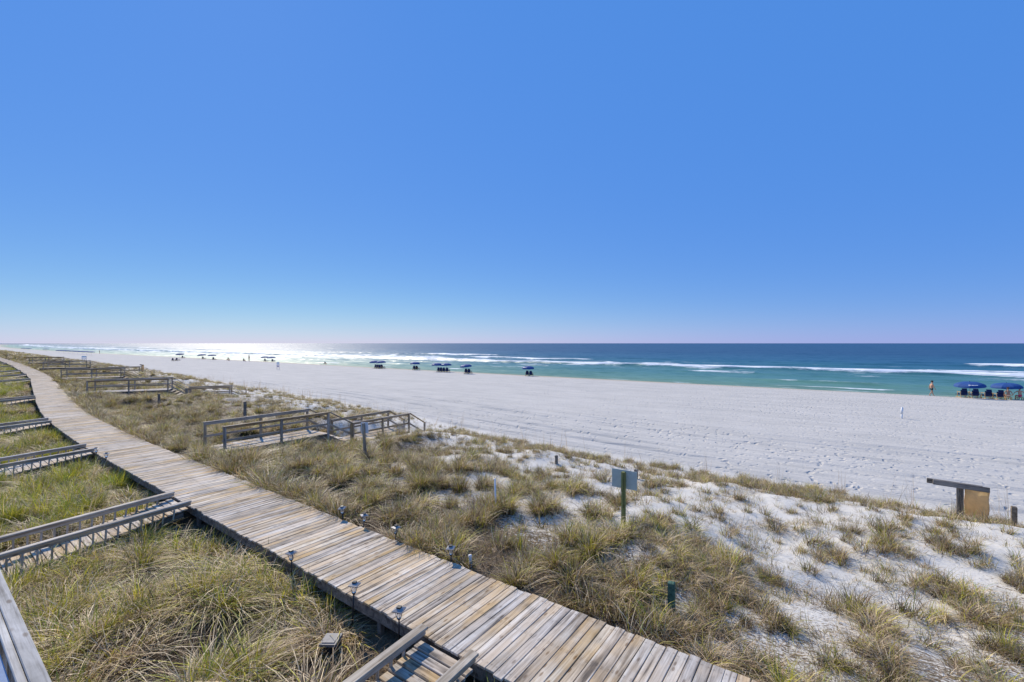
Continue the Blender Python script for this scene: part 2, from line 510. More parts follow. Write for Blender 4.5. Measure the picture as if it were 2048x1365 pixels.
# grass blades: colour belongs to each blade, light comes through them
m, nt, p = new_mat('dune_grass_blade')
ca = N(nt, 'ShaderNodeAttribute', attribute_name='blade')
oi = N(nt, 'ShaderNodeObjectInfo')
hs = N(nt, 'ShaderNodeHueSaturation')
nt.links.new(ca.outputs['Color'], hs.inputs['Color'])
nt.links.new(mth(nt, 'MULTIPLY_ADD', oi.outputs['Random'], 0.5, 0.75), hs.inputs['Value'])
nt.links.new(hs.outputs[0], p.inputs['Base Color'])
p.inputs['Roughness'].default_value = 0.5
p.inputs['Specular IOR Level'].default_value = 0.28
tr = N(nt, 'ShaderNodeBsdfTranslucent')
nt.links.new(hs.outputs[0], tr.inputs['Color'])
mx = N(nt, 'ShaderNodeMixShader'); mx.inputs[0].default_value = 0.26
nt.links.new(p.outputs[0], mx.inputs[1]); nt.links.new(tr.outputs[0], mx.inputs[2])
nt.links.new(mx.outputs[0], nt.nodes['Material Output'].inputs['Surface'])
M_GRASS = m

# ------------------------------------------------------------------ ground: one sheet of sand, dunes and beach
def axis(*segs):
    out = []
    for a, b_, s in segs:
        n = max(1, int(round(abs(b_ - a) / s)))
        out += list(np.linspace(a, b_, n, endpoint=False))
    out.append(segs[-1][1])
    return np.array(out)

def grid_mesh(name, XS, YS, Z, mat, attrs):
    nx, ny = len(XS), len(YS)
    XX, YY = np.meshgrid(XS, YS, indexing='ij')
    co = np.stack([XX, YY, Z], -1).reshape(-1, 3)
    i = np.arange(nx - 1)[:, None] * ny + np.arange(ny - 1)[None, :]
    q = np.stack([i, i + ny, i + ny + 1, i + 1], -1).reshape(-1, 4)
    me = bpy.data.meshes.new(name)
    me.vertices.add(len(co)); me.vertices.foreach_set('co', co.ravel())
    me.loops.add(q.size); me.loops.foreach_set('vertex_index', q.ravel().astype(np.int32))
    me.polygons.add(len(q))
    me.polygons.foreach_set('loop_start', np.arange(0, q.size, 4, dtype=np.int32))
    me.polygons.foreach_set('loop_total', np.full(len(q), 4, np.int32))
    me.update(calc_edges=True)
    me.polygons.foreach_set('use_smooth', np.ones(len(q), bool))
    for k, a in attrs.items():
        me.attributes.new(k, 'FLOAT', 'POINT').data.foreach_set('value', a.ravel().astype(np.float32))
    me.materials.append(mat)
    return link(name, me)

XS = axis((-3000, -600, 120), (-600, -200, 16), (-200, -80, 3), (-80, -45, 0.8), (-45, 9, 0.2), (9, 40, 1.0), (40, 300, 20), (300, 3000, 300))
YS = axis((-400, -40, 60), (-40, -4, 4), (-4, 7, 0.25), (7, 20, 0.17), (20, 34, 0.11), (34, 60, 0.4), (60, 80, 0.5), (80, 130, 2.0), (130, 600, 40))
GX, GY = np.meshgrid(XS, YS, indexing='ij')
GZ = ground_z(GX, GY)
E_, L_, W_ = dune_e(GX), shore(GX), walk_c(GX)
beach = sstep(0.2, 1.6, GY - E_)
s_ = GY - E_
wob = 0.5 * (fbm(GX * 0.06, GX * 0 + 1, 91, 2) - 0.5)
rut = np.zeros_like(GZ)
for k, (yy, dp, wd) in enumerate([(1.5, .05, .16), (1.95, .04, .12), (3.2, .05, .14), (3.6, .035, .1), (5.0, .05, .16), (5.5, .045, .14), (6.9, .03, .12), (8.3, .045, .16), (8.8, .04, .14), (10.9, .03, .15), (12.4, .03, .15)]):
    u = (s_ + wob * (1 + 0.4 * k) - yy + 0.012 * (k % 3 - 1) * GX) / (wd * 1.5)
    brk = 0.35 + 0.65 * sstep(0.35, 0.6, fbm(GX * 0.15, GX * 0 + k * 3.1, 40 + k, 2))
    rut += 2.2 * dp * brk * (-np.exp(-u * u) + 0.7 * np.exp(-(u - 1.7) ** 2) + 0.6 * np.exp(-(u + 1.7) ** 2))
near = (GX > -70) & (GX < 30)
GZ = GZ + np.where(near, rut * beach, 0.0)
tt = (GY - W_ - 0.95) / np.maximum(E_ - W_ - 0.95, 0.5)
litter = np.where(GY < W_, 0.95, np.clip(0.95 - 1.5 * tt + 0.9 * (fbm(GX * 0.25, GY * 0.25, 61, 3) - 0.45), 0, 1)) * (1 - beach)
litter = np.clip(litter + np.where((GX < -14) & (tt < 0.75) & (tt > 0), 0.35, 0.0), 0, 1) * (1 - beach)
wet = sstep(-6.0, -2.0, GY - L_) * (0.9 * sstep(20, -30, GX) + 0.1)
ground = grid_mesh('sand_ground', XS, YS, GZ, M_SAND, {'beach': beach, 'litter': litter, 'wet': wet})
tag(ground, 'white sand of the dunes and the raked beach', 'sand', kind='structure')

# ------------------------------------------------------------------ sea
SX = axis((-3000, -800, 60), (-800, -300, 6), (-300, -60, 2.0), (-60, 130, 1.0), (130, 400, 6), (400, 3000, 150))
SO = axis((-4, 70, 0.45), (70, 130, 0.9), (130, 260, 3.0), (260, 700, 20), (700, 3000, 150))   # metres off the shore line
AX, AO = np.meshgrid(SX, SO, indexing='ij')
AY = shore(AX) + AO
n1 = fbm(AX * 0.018, AO * 0 + 0.5, 101, 3) - 0.5
n2 = fbm(AX * 0.03, AO * 0 + 7.5, 111, 3) - 0.5
Zs = np.full_like(AX, SEA_Z)
foam = np.zeros_like(AX)
def breaker(d0, sw, hgt, face, back, wob_n, cover, tail):
    """a ridge of swell d0 metres out; the crest leans ashore; foam where cover says it has broken"""
    global Zs, foam
    c0 = d0 + sw * wob_n * 2
    u = AO - c0
    Zs = Zs + hgt * np.where(u < 0, np.exp(-(u / face) ** 2), np.exp(-(u / back) ** 2)) * (0.55 + 0.6 * np.clip(cover, 0, 1))
    f = np.where(u < 0, np.exp(-(u / (face * 1.2)) ** 2), np.exp(-(u / (tail)) ** 2)) * np.clip(cover, 0, 1)
    foam = np.maximum(foam, f)
cov = lambda fx, sd, lo, hi: sstep(lo, hi, fbm(AX * fx, AO * 0 + sd, 200 + int(sd), 3))
n3 = fbm(AX * 0.11, AO * 0 + 2.5, 121, 3) - 0.5
n4 = fbm(AX * 0.13, AO * 0 + 9.5, 131, 3) - 0.5
w1_, w2_ = n1 + 0.35 * n3, n2 + 0.35 * n4
breaker(45, 4, 0.80, 1.3, 5.0, w1_, 0.90 + 0.2 * cov(0.03, 1, 0.3, 0.55), 16.0)
breaker(36, 5, 0.35, 1.3, 3.0, w2_, 0.85 * cov(0.035, 12, 0.46, 0.60), 4.5)
breaker(60, 7, 0.45, 1.5, 4.5, w2_, 0.85 * cov(0.03, 13, 0.52, 0.64), 5.0)
breaker(97, 6, 0.80, 1.8, 6.0, w2_, sstep(26, 38, AX) + sstep(-120, -136, AX) * sstep(-200, -170, AX), 6.0)
breaker(74, 10, 0.50, 2.0, 6.0, w1_, sstep(-62, -72, AX) * sstep(-140, -120, AX) + 0.5 * cov(0.02, 4, 0.66, 0.74), 5.0)
breaker(120, 12, 0.45, 2.5, 7.0, w2_, 0.9 * sstep(-90, -110, AX) * cov(0.02, 8, 0.55, 0.65), 4.0)
breaker(17, 6, 0.28, 1.1, 2.6, w2_, 0.62 * cov(0.06, 5, 0.64, 0.74), 1.5)
breaker(29, 7, 0.45, 1.4, 4.0, w1_, 0.55 * cov(0.05, 6, 0.62, 0.74), 2.5)
breaker(6, 4, 0.15, 0.8, 1.8, w2_, 0.8 * cov(0.07, 7, 0.56, 0.64), 1.2)
foam = np.maximum(foam, 0.55 * np.exp(-((AO - 1.2 + 2.2 * n4) / 0.8) ** 2) * cov(0.09, 9, 0.42, 0.58))
# the broad belt of broken water over the bar, and the milky wash inshore of it
foam = np.maximum(foam, (0.40 + 0.16 * cov(0.012, 10, 0.40, 0.60)) * np.exp(-((AO - 47 - 6 * n1) / 14.0) ** 4))
foam = np.maximum(foam, 0.42 * np.exp(-((AO - 36) / 7.0) ** 2))
# more broken water towards the left, where the shore runs away from us
foam = np.maximum(foam, (0.46 + 0.16 * cov(0.01, 11, 0.4, 0.6)) * sstep(-35, -120, AX) * np.exp(-((AO - 62) / 42.0) ** 4))
swl = (fbm(AX * 0.03, AO * 0.16, 141, 3) - 0.5) * 0.5 * sstep(2, 30, AO) + (fbm(AX * 0.12, AO * 0.5, 151, 3) - 0.5) * 0.22 * sstep(1, 12, AO)
Zs = Zs + swl * (1 - sstep(250, 600, AO))
off = np.clip(AO / 260.0, 0, 1) ** 0.75
nx, ny = AX.shape
sea = grid_mesh('sea', SX, SO, Zs, M_SEA, {'foam': foam, 'offshore': off})
me = sea.data
co = np.stack([AX, AY, Zs], -1).reshape(-1, 3)
me.vertices.foreach_set('co', co.ravel()); me.update()
tag(sea, 'green to deep blue sea with white breaking waves', 'sea', kind='structure')
# the open water beyond, out to the horizon
y_join = shore(np.array([-3000.0, 3000.0])) + 3000
mb = MB()
FAR = 60000
edge = [(x, float(shore(np.array([x]))[0]) + 3000 - 0.5) for x in SX[::2]]
edge = [(-FAR, edge[0][1] + 0)] + edge + [(FAR, edge[-1][1])]
vv = []; ff = []
for x, y in edge: vv += [(x, y, SEA_Z - 0.004), (x, FAR, SEA_Z - 0.004)]
for i in range(len(edge) - 1): ff.append((2 * i, 2 * i + 2, 2 * i + 3, 2 * i + 1))
mb.add(vv, ff)
mb.add([(-FAR, 400, SEA_Z - .004), (-3000, 400, SEA_Z - .004), (-3000, edge[0][1], SEA_Z - .004), (-FAR, edge[0][1], SEA_Z - .004)], [(0, 1, 2, 3)])
mb.add([(3000, -400, SEA_Z - .004), (FAR, -400, SEA_Z - .004), (FAR, edge[-1][1], SEA_Z - .004), (3000, edge[-1][1], SEA_Z - .004)], [(0, 1, 2, 3)])
fs = mb.build('open_sea', M_SEA)
fs.data.attributes.new('offshore', 'FLOAT', 'POINT').data.foreach_set('value', np.ones(len(mb.v), np.float32))
fs.data.attributes.new('foam', 'FLOAT', 'POINT').data.foreach_set('value', np.zeros(len(mb.v), np.float32))
tag(fs, 'deep blue open water out to the horizon', 'sea', kind='structure')

# ------------------------------------------------------------------ boardwalk
bw = empty('boardwalk', (-10, float(walk_c(-10)), 1.4), 'long weathered plank boardwalk running along the dune behind the beach', 'boardwalk')
PLW, PIT = 0.138, 0.1455
plank_meshes = []
for k in range(8):
    L = WALK_W + random.uniform(-0.03, 0.03)
    bm = bmesh.new()
    bmesh.ops.create_cube(bm, size=1.0)
    bmesh.ops.scale(bm, vec=(PLW + random.uniform(-.004, .002), L, 0.036), verts=bm.verts)
    bmesh.ops.bevel(bm, geom=list(bm.edges), offset=0.005, segments=1, affect='EDGES')
    me = bpy.data.meshes.new('plank'); bm.to_mesh(me); bm.free(); me.materials.append(M_DECK)
    plank_meshes.append(me)
path = []
x = 3.0
while x > -420:
    s = float(walk_c(x - 0.05) - walk_c(x + 0.05)) / 0.1      # rise in Y per metre towards -X
    path.append((x, float(walk_c(x)), math.atan(s)))
    x -= PIT * math.cos(math.atan(s))
n_plank = 0
far_mb = MB()
for i, (x, y, a) in enumerate(path):
    if 0.5 > x and n_plank < 300:
        o = link('plank', random.choice(plank_meshes), None, bw)
        o.location = Vector((x, y + random.uniform(-.018, .018), WALK_Z - 0.018 + random.uniform(-.003, .003))) - bw.location
        o.rotation_euler = (random.uniform(-.003, .003), random.uniform(-.02, .02), -a + random.uniform(-.004, .004) + (math.pi if random.random() < .5 else 0))
        n_plank += 1
    else:
        far_mb.box((x, y + random.uniform(-.02, .02), WALK_Z - 0.018 + random.uniform(-.003, .003)), (PLW, WALK_W, 0.036), -a)
fo_ = far_mb.build('far_planks', M_DECK)
fo_.parent = bw; fo_.location = -bw.location
tag(fo_, 'run of planks too far off to tell apart', kind='stuff')
# edge beams and posts under the deck
for s in (-1, 1):
    mb = MB()
    px_ = [3.0] + list(np.arange(0, -60, -3.0)) + list(np.arange(-60, -420, -12.0))
    pts = []
    for x in px_:
        y = float(walk_c(x)); a = math.atan(float(walk_c(x - .05) - walk_c(x + .05)) / .1)
        pts.append(Vector((x + math.sin(a) * s * (WALK_W / 2 - .07), y + math.cos(a) * s * (WALK_W / 2 - .07), WALK_Z - .036 - .095 - .003)))
    for q in range(len(pts) - 1): mb.bar(pts[q], pts[q + 1], .04, .19)
    o = mb.build('edge_beam', M_OLD); o.parent = bw; o.location = -bw.location
    for x in np.arange(1.5, -40, -2.4):
        y = float(walk_c(x)) + s * (WALK_W / 2 - .14)
        timber('support_post', (x, y, gz(x, y) - .3), (x, y, WALK_Z - .04), .09, .09, M_OLD, bw)

# ------------------------------------------------------------------ side ramps to the houses, landward of the boardwalk
def rail_run(parent, p0, p1, cap_w=.14, mat=M_RAMP):
    p0, p1 = Vector(p0), Vector(p1)
    timber('rail_cap', p0, p1, cap_w, .038, mat, parent)
    d = Vector((0, 0, -.019 - .045 - .002))
    timber('rail_board', p0 + d, p1 + d, .038, .09, mat, parent)

def side_ramp(x_r, x_l, length, label, balusters=True, planks=True, drop=.15, rail_drop=0.05, rail_up=.13):
    xm = (x_r + x_l) / 2
    y1 = float(walk_c(xm)) - WALK_W / 2 - .01
    a = math.atan(float(walk_c(xm - .5) - walk_c(xm + .5)) / 1.0)
    back = Vector((-math.sin(a), -math.cos(a), 0)); side = Vector((math.cos(a), -math.sin(a), 0))
    root = empty('side_ramp', (xm, y1 - length, gz(xm, y1 - length)), label, 'ramp', 'plank ramps between the boardwalk and the houses')
    hw = abs(x_r - x_l) / 2
    start = Vector((xm, y1, WALK_Z - .05))
    prof = lambda s: start + back * s + Vector((0, 0, -drop * s))
    n = int(length / PIT)
    tilt = math.atan(drop)
    for k in range(n):
        c = prof((k + .5) * PIT + .02)
        if planks:
            o = timber('plank', c - side * (hw + .02), c + side * (hw + .02), PLW, .036, M_DECK, root)
        else:
            pass
    if not planks:
        mb = MB()
        for k in range(n):
            c = prof((k + .5) * PIT + .02)
            mb.bar(c - side * (hw + .02), c + side * (hw + .02), PLW, .036)
        o = mb.build('deck_boards', M_DECK, root); o.location = -root.location; tag(o, kind='stuff')
    for s in (-1, 1):
        off_ = side * (s * hw)
        timber('joist', prof(.1) + off_ * .86 + Vector((0, 0, -.125)), prof(length) + off_ * .86 + Vector((0, 0, -.125)), .04, .18, M_OLD, root)
        r0 = start + off_ + back * -.03 + Vector((0, 0, .05 + rail_up))
        r1 = start + off_ + back * length + Vector((0, 0, .05 + rail_up - rail_drop * length))
        rail_run(root, r0, r1)
        if balusters:
            k = .35
            while k < length - .05:
                top = r0 + (r1 - r0) * (k / length) + Vector((0, 0, -.11))
                bot = prof(k) + off_ + Vector((0, 0, -.05))
                if top.z - bot.z > .03:
                    bot2 = bot.copy(); bot2.z -= .08
                    timber('baluster', bot2 + side * (s * .03), top + side * (s * .03), .036, .036, M_RAMP, root)
                k += .21
        for k in (1.6, length - .1):
            b0 = prof(k) + off_ * .9
            gb = b0.copy(); gb.z = gz(b0.x, b0.y) - .25
            timber('support_post', gb, b0 + Vector((0, 0, -.04)), .09, .09, M_OLD, root)
    return root

side_ramp(-3.66, -4.58, 3.5, 'plank ramp with low rails at the bottom edge, nearest the camera')
side_ramp(-13.1, -14.25, 3.9, 'plank ramp with balusters, second from the camera, meeting the boardwalk')
side_ramp(-22.6, -23.9, 4.5, 'plank ramp with dark rails, third from the camera', planks=False)
side_ramp(-32.6, -33.9, 4.5, 'plank ramp half hidden by grass, fourth from the camera', planks=False)
side_ramp(-47.6, -49.2, 5.0, 'plank ramp with one dark rail where the boardwalk bends', planks=False)
for x, lab in ((-72.5, 'sixth'), (-84, 'seventh'), (-97, 'eighth'), (-117, 'ninth'), (-136, 'tenth')):
    side_ramp(x, x - 1.5, 6.0, f'far plank ramp at the left edge, {lab} from the camera', balusters=False, planks=False)

# ------------------------------------------------------------------ beach stairs on the seaward side
def beach_stair(x0, y0, ang, width, segs, label, rail_h=1.02, own_planks=False, lead=0.35):
    """segs: list of ('deck', length) and ('step', run, drop); ang turns the run away from +Y"""
    fwd = Vector((math.sin(ang), math.cos(ang), 0)); side = Vector((math.cos(ang), -math.sin(ang), 0))
    root = empty('beach_stair', (x0, y0, gz(x0, y0)), label, 'stairs', 'timber stairs from the boardwalk down to the beach')
    z = segs[0][1]
    p = Vector((x0, y0, z))
    mb = MB()
    def boards(a, length):
        n = max(1, int(length / PIT))
        for k in range(n):
            c = a + fwd * ((k + .5) * length / n)
            if own_planks: timber('plank', c - side * (width / 2 + .03), c + side * (width / 2 + .03), PLW, .036, M_DECK, root)
            else: mb.bar(c - side * (width / 2 + .03), c + side * (width / 2 + .03), PLW, .036)
        for s in (-1, 1):
            timber('joist', a + side * s * (width / 2 - .02) + Vector((0, 0, -.12)), a + fwd * length + side * s * (width / 2 - .02) + Vector((0, 0, -.12)), .04, .19, M_OLD, root)
    def post(q, top, s):
        b0 = q + side * (s * (width / 2 + .05))
        timber('post', (b0.x, b0.y, gz(b0.x, b0.y) - .3), (b0.x, b0.y, top), .09, .09, M_RAIL, root)
    # unrailed lead from the boardwalk edge
    boards(p - fwd * lead, lead)
    for seg in segs[1:]:
        if seg[0] == 'deck':
            L = seg[1]
            boards(p, L)
            n = max(1, int(round(L / 2.4)))
            for s in (-1, 1):
                o_ = side * (s * (width / 2 + .05))
                timber('rail_cap', p + o_ + Vector((0, 0, rail_h)), p + fwd * L + o_ + Vector((0, 0, rail_h)), .14, .038, M_RAIL, root)
                i_ = side * (s * (width / 2 + .05 - .066))
                timber('rail_board', p + i_ + Vector((0, 0, rail_h - .068)), p + fwd * L + i_ + Vector((0, 0, rail_h - .068)), .038, .09, M_RAIL, root)
                timber('mid_rail', p + i_ + Vector((0, 0, rail_h * .45)), p + fwd * L + i_ + Vector((0, 0, rail_h * .45)), .038, .09, M_RAIL, root)
                for k in range(n + 1):
                    kk = min(max(k * L / n, .06), L - .06)
                    post(p + fwd * kk, p.z + rail_h - .02, s)
            p = p + fwd * L
        else:
            run, drop = seg[1], seg[2]
            q = p + fwd * run - Vector((0, 0, drop))
            ns = max(2, int(round(drop / .17)))
            for k in range(1, ns):
                c = p + fwd * (run * (k - .5) / (ns - 1) if ns > 1 else 0) - Vector((0, 0, drop * k / ns))
                timber('tread', c - side * (width / 2), c + side * (width / 2), .28, .038, M_DECK, root)
            for s in (-1, 1):
                o_ = side * (s * (width / 2 + .05)); i_ = side * (s * (width / 2 + .05 - .066))
                timber('stringer', p + side * s * (width / 2 - .01) + Vector((0, 0, -.2)), q + side * s * (width / 2 - .01) + Vector((0, 0, -.2)), .04, .24, M_OLD, root)
                timber('hand_rail', p + o_ + Vector((0, 0, rail_h)), q + o_ + Vector((0, 0, rail_h)), .14, .038, M_RAIL, root)
                timber('mid_rail', p + i_ + Vector((0, 0, rail_h * .45)), q + i_ + Vector((0, 0, rail_h * .45)), .038, .09, M_RAIL, root)
                post(q - fwd * .04, q.z + rail_h - .02, s)
            p = q
    if mb.v:
        o = mb.build('deck_boards', M_DECK, root); o.location = -root.location; tag(o, kind='stuff')
    return root

beach_stair(-20.05, 8.1, 0.0, 1.65, [('z', 1.82), ('deck', 4.6), ('step', 1.25, .70), ('deck', 3.8), ('step', 1.2, .72)],
            'nearest timber beach stair with two landings, beside the sign', own_planks=True)
beach_stair(-51.6, 11.4, 0.50, 1.7, [('z', 1.92), ('deck', 5.6), ('step', 1.3, .95), ('deck', 3.4), ('step', 1.2, .6)],
            'second timber beach stair from the camera, with a lower landing')
beach_stair(-71.5, 13.5, 0.45, 1.7, [('z', 2.1), ('deck', 5.3), ('step', 2.6, 1.5)],
            'third timber beach stair from the camera, long straight upper deck')
beach_stair(-97.0, 16.3, 0.45, 1.7, [('z', 2.35), ('deck', 5.0), ('step', 2.0, 1.1), ('deck', 4.4), ('step', 1.6, .9)],
            'fourth timber beach stair from the camera, with a far lower landing')
beach_stair(-128.0, 19.5, 0.4, 1.7, [('z', 2.3), ('deck', 4.6), ('step', 2.4, 1.5)],
            'farthest timber beach stair near the left horizon')

# ------------------------------------------------------------------ house deck rail at the lower left corner, below the camera
dz = 2.4
rx0, rx1 = -12.9, 1.2
ry = lambda x: .71 - .031 * (x + 4.49)
zc = CAM_Z - dz
root = empty('deck_rail', (-4.5, ry(-4.5), zc - 1.0), 'pale painted wooden deck rail in the lower left corner', 'railing')
def along(name, off, z, w, h): return timber(name, (rx0, ry(rx0) + off, z), (rx1, ry(rx1) + off, z), w, h, M_PALE, root)
along('rail_cap', .028, zc, .095, .036)
along('rail_trim', -.049, zc - .004, .05, .03)
along('rail_board', .0, zc - .07, .038, .09)
along('bottom_rail', .0, zc - .92, .038, .09)
x = rx0 + .1
while x < rx1:
    timber('baluster', (x, ry(x), zc - .88), (x, ry(x), zc - .11), .036, .036, M_PALE, root)
    x += .14
for x in np.arange(rx0 + .05, rx1, 1.8):
    timber('post', (x, ry(x) - .075, 1.0), (x, ry(x) - .075, zc - .03), .09, .09, M_PALE, root)
mb = MB()
mb.bar((rx0, ry(rx0) - .39, zc - .06), (rx1, ry(rx1) - .39, zc - .06), .60, .03)
ob = mb.build('metal_ledge', M_BLUEMETAL)
tag(ob, 'smooth pale blue strip inside the deck rail, lower left corner', 'ledge')

# ------------------------------------------------------------------ grass
STRAW, TAN, BROWN, OLIVE, YELG, GREEN = (0.76, 0.60, 0.37), (0.50, 0.365, 0.215), (0.21, 0.135, 0.07), (0.31, 0.265, 0.05), (0.62, 0.56, 0.06), (0.28, 0.36, 0.04)
def clump(name, n, r0, lmin, lmax, lean, droop, width, pal, seed, seg=4, curl=0.0, thatch=0, radial=.6):
    """a clump of arching blades; every blade is a tapering folded strip with a colour of its own"""
    g = np.random.default_rng(seed)
    cols, wts = zip(*pal)
    wts = np.array(wts) / sum(wts)
    V = []; F = []; C = []
    for i in range(n + thatch):
        a = g.uniform(0, 2 * math.pi); rr = r0 * math.sqrt(g.uniform())
        ra = g.uniform(0, 2 * math.pi)
        ox, oy = rr * math.cos(ra), rr * math.sin(ra)
        if g.uniform() < radial: a = ra + g.normal(0, 0.7)
        L = g.uniform(lmin, lmax); le = abs(g.normal(lean, lean * .5)); dr = max(0, g.normal(droop, droop * .4))
        w = width * g.uniform(.6, 1.3)
        ca, sa = math.cos(a), math.sin(a)
        b = len(V)
        c = np.array(cols[g.choice(len(cols), p=wts)]) * g.uniform(.7, 1.25)
        if i >= n:                                     # dead thatch at the foot of the clump, darkened as shade in the hollows
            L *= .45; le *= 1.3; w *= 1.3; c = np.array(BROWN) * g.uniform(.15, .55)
        tw = g.uniform(-.9, .9)
        for k in range(seg + 1):
            t = k / seg
            hz = L * (le * t + dr * .75 * t * t)
            vz = L * (t * math.sqrt(max(.1, 1 - min(le, .9) ** 2)) - dr * .62 * t ** 2.4)
            side = curl * L * math.sin(t * 2.5 + tw)
            x = ox + ca * hz - sa * side; y = oy + sa * hz + ca * side; z = vz - .03
            ww = w * (1 - t ** 1.6) * .5 + .0006
            if k < seg:
                ang = a + math.pi / 2 + tw * t
                dx, dy = math.cos(ang) * ww, math.sin(ang) * ww
                V += [(x - dx, y - dy, z), (x + dx, y + dy, z)]; C += [c, c]
            else:
                V.append((x, y, z)); C.append(c)
        for k in range(seg - 1): F.append((b + 2 * k, b + 2 * k + 1, b + 2 * k + 3, b + 2 * k + 2))
        F.append((b + 2 * seg - 2, b + 2 * seg - 1, b + 2 * seg))
    me = bpy.data.meshes.new(name)
    me.from_pydata(V, [], F)
    at_ = me.attributes.new('blade', 'FLOAT_COLOR', 'POINT')
    at_.data.foreach_set('color', np.concatenate([np.array(C), np.ones((len(C), 1))], 1).ravel().astype(np.float32))
    me.polygons.foreach_set('use_smooth', [True] * len(F))
    me.materials.append(M_GRASS)
    return me

P_DRY = [(STRAW, 7), (TAN, 5), (BROWN, 3), (OLIVE, 1.5), (YELG, 1)]
P_MIX = [(STRAW, 4), (TAN, 3), (OLIVE, 3), (YELG, 3), (GREEN, 1)]
P_YEL = [(YELG, 5), (OLIVE, 3), (GREEN, 2), (STRAW, 2)]
P_BRN = [(BROWN, 5), (TAN, 5), (STRAW, 2.5), (OLIVE, 3), (YELG, .8)]
P_GRN = [(GREEN, 5), (YELG, 5), (OLIVE, 1)]
PROTO = []
def proto(*a, **k): PROTO.append(clump('grass_clump', *a, seed=len(PROTO) + 1, **k)); return len(PROTO) - 1
K_DRY = [proto(165, .19, .28, .66, .46, 1.15, .0110, P_DRY, curl=.03, thatch=70) for _ in range(5)]
K_MIX = [proto(140, .19, .28, .64, .40, .90, .0108, P_MIX, curl=.03, thatch=60) for _ in range(3)]
K_YEL = [proto(48, .12, .38, .74, .20, .40, .0120, P_YEL, curl=.02) for _ in range(3)]
K_BRN = [proto(105, .20, .18, .56, .40, .55, .0095, P_BRN, curl=.07, thatch=75, radial=.35) for _ in range(5)]
K_TUF = [proto(55, .15, .18, .58, .38, .40, .0095, P_MIX + [(BROWN, 3), (TAN, 3)], curl=.06, thatch=35, radial=.35) for _ in range(5)]
K_SPR = [proto(22, .10, .12, .34, .5, .3, .0075, P_BRN + [(OLIVE, 4)], curl=.05) for _ in range(3)]
K_OAT = [proto(5, .12, .8, 1.35, .07, .10, .0060, [(TAN, 3), (STRAW, 1)], seg=6) for _ in range(2)]
K_GRN = [proto(150, .16, .35, .70, .32, .45, .0105, P_GRN, curl=.03) for _ in range(2)]
K_MAT = [proto(110, .38, .10, .32, .95, .25, .0080, P_BRN + [(BROWN, 4)], curl=.10) for _ in range(3)]

P_BSH = [(TAN, 5), (STRAW, 4), (OLIVE, 4), (BROWN, 3.5), (YELG, 2)]
K_BSH = [proto(135, .15, .28, .70, .27, .55, .0105, P_BSH, curl=.05, thatch=110, radial=.6) for _ in range(4)]
P_DRK = [((.09, .06, .032), 6), (BROWN, 4), (TAN, 1)]  # thatch browns taken darker to paint shade into the gaps
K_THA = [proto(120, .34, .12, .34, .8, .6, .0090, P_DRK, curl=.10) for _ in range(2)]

proto_col = bpy.data.collections.new('grass_clump_library')
for i, me in enumerate(PROTO):
    proto_col.objects.link(bpy.data.objects.new('clump_%03d' % i, me))

def scatter(name, pts, label, cat):
    """pts: list of (x, y, z, index, scale, rz); instanced by geometry nodes as one object"""
    me = bpy.data.meshes.new(name)
    P = np.array([(a[0], a[1], a[2]) for a in pts], float)
    me.vertices.add(len(P)); me.vertices.foreach_set('co', P.ravel())
    me.attributes.new('kind_index', 'INT', 'POINT').data.foreach_set('value', np.array([a[3] for a in pts], np.int32))
    me.attributes.new('size', 'FLOAT', 'POINT').data.foreach_set('value', np.array([a[4] for a in pts], np.float32))
    tl = rng.normal(0, .16, (len(P), 2))
    me.attributes.new('turn', 'FLOAT_VECTOR', 'POINT').data.foreach_set('vector', np.array([(tl[i, 0], tl[i, 1], a[5]) for i, a in enumerate(pts)], np.float32).ravel())
    me.update()
    o = link(name, me)
    ng = bpy.data.node_groups.new(name, 'GeometryNodeTree')
    ng.interface.new_socket('Geometry', in_out='INPUT', socket_type='NodeSocketGeometry')
    ng.interface.new_socket('Geometry', in_out='OUTPUT', socket_type='NodeSocketGeometry')
    gi = ng.nodes.new('NodeGroupInput'); go = ng.nodes.new('NodeGroupOutput')
    ip = ng.nodes.new('GeometryNodeInstanceOnPoints')
    ci = ng.nodes.new('GeometryNodeCollectionInfo')
    ci.inputs['Collection'].default_value = proto_col
    ci.inputs['Separate Children'].default_value = True
    ci.inputs['Reset Children'].default_value = True
    def named(n, t):
        q = ng.nodes.new('GeometryNodeInputNamedAttribute'); q.data_type = t; q.inputs['Name'].default_value = n
        return [s for s in q.outputs if s.enabled and s.name == 'Attribute'][0]
    ng.links.new(gi.outputs[0], ip.inputs['Points'])
    ng.links.new(ci.outputs[0], ip.inputs['Instance'])
    ip.inputs['Pick Instance'].default_value = True
    ng.links.new(named('kind_index', 'INT'), ip.inputs['Instance Index'])
    ng.links.new(named('turn', 'FLOAT_VECTOR'), ip.inputs['Rotation'])
    ng.links.new(named('size', 'FLOAT'), ip.inputs['Scale'])
    ng.links.new(ip.outputs[0], go.inputs[0])
    md = o.modifiers.new('scatter', 'NODES'); md.node_group = ng
    return tag(o, label, cat, kind='stuff')

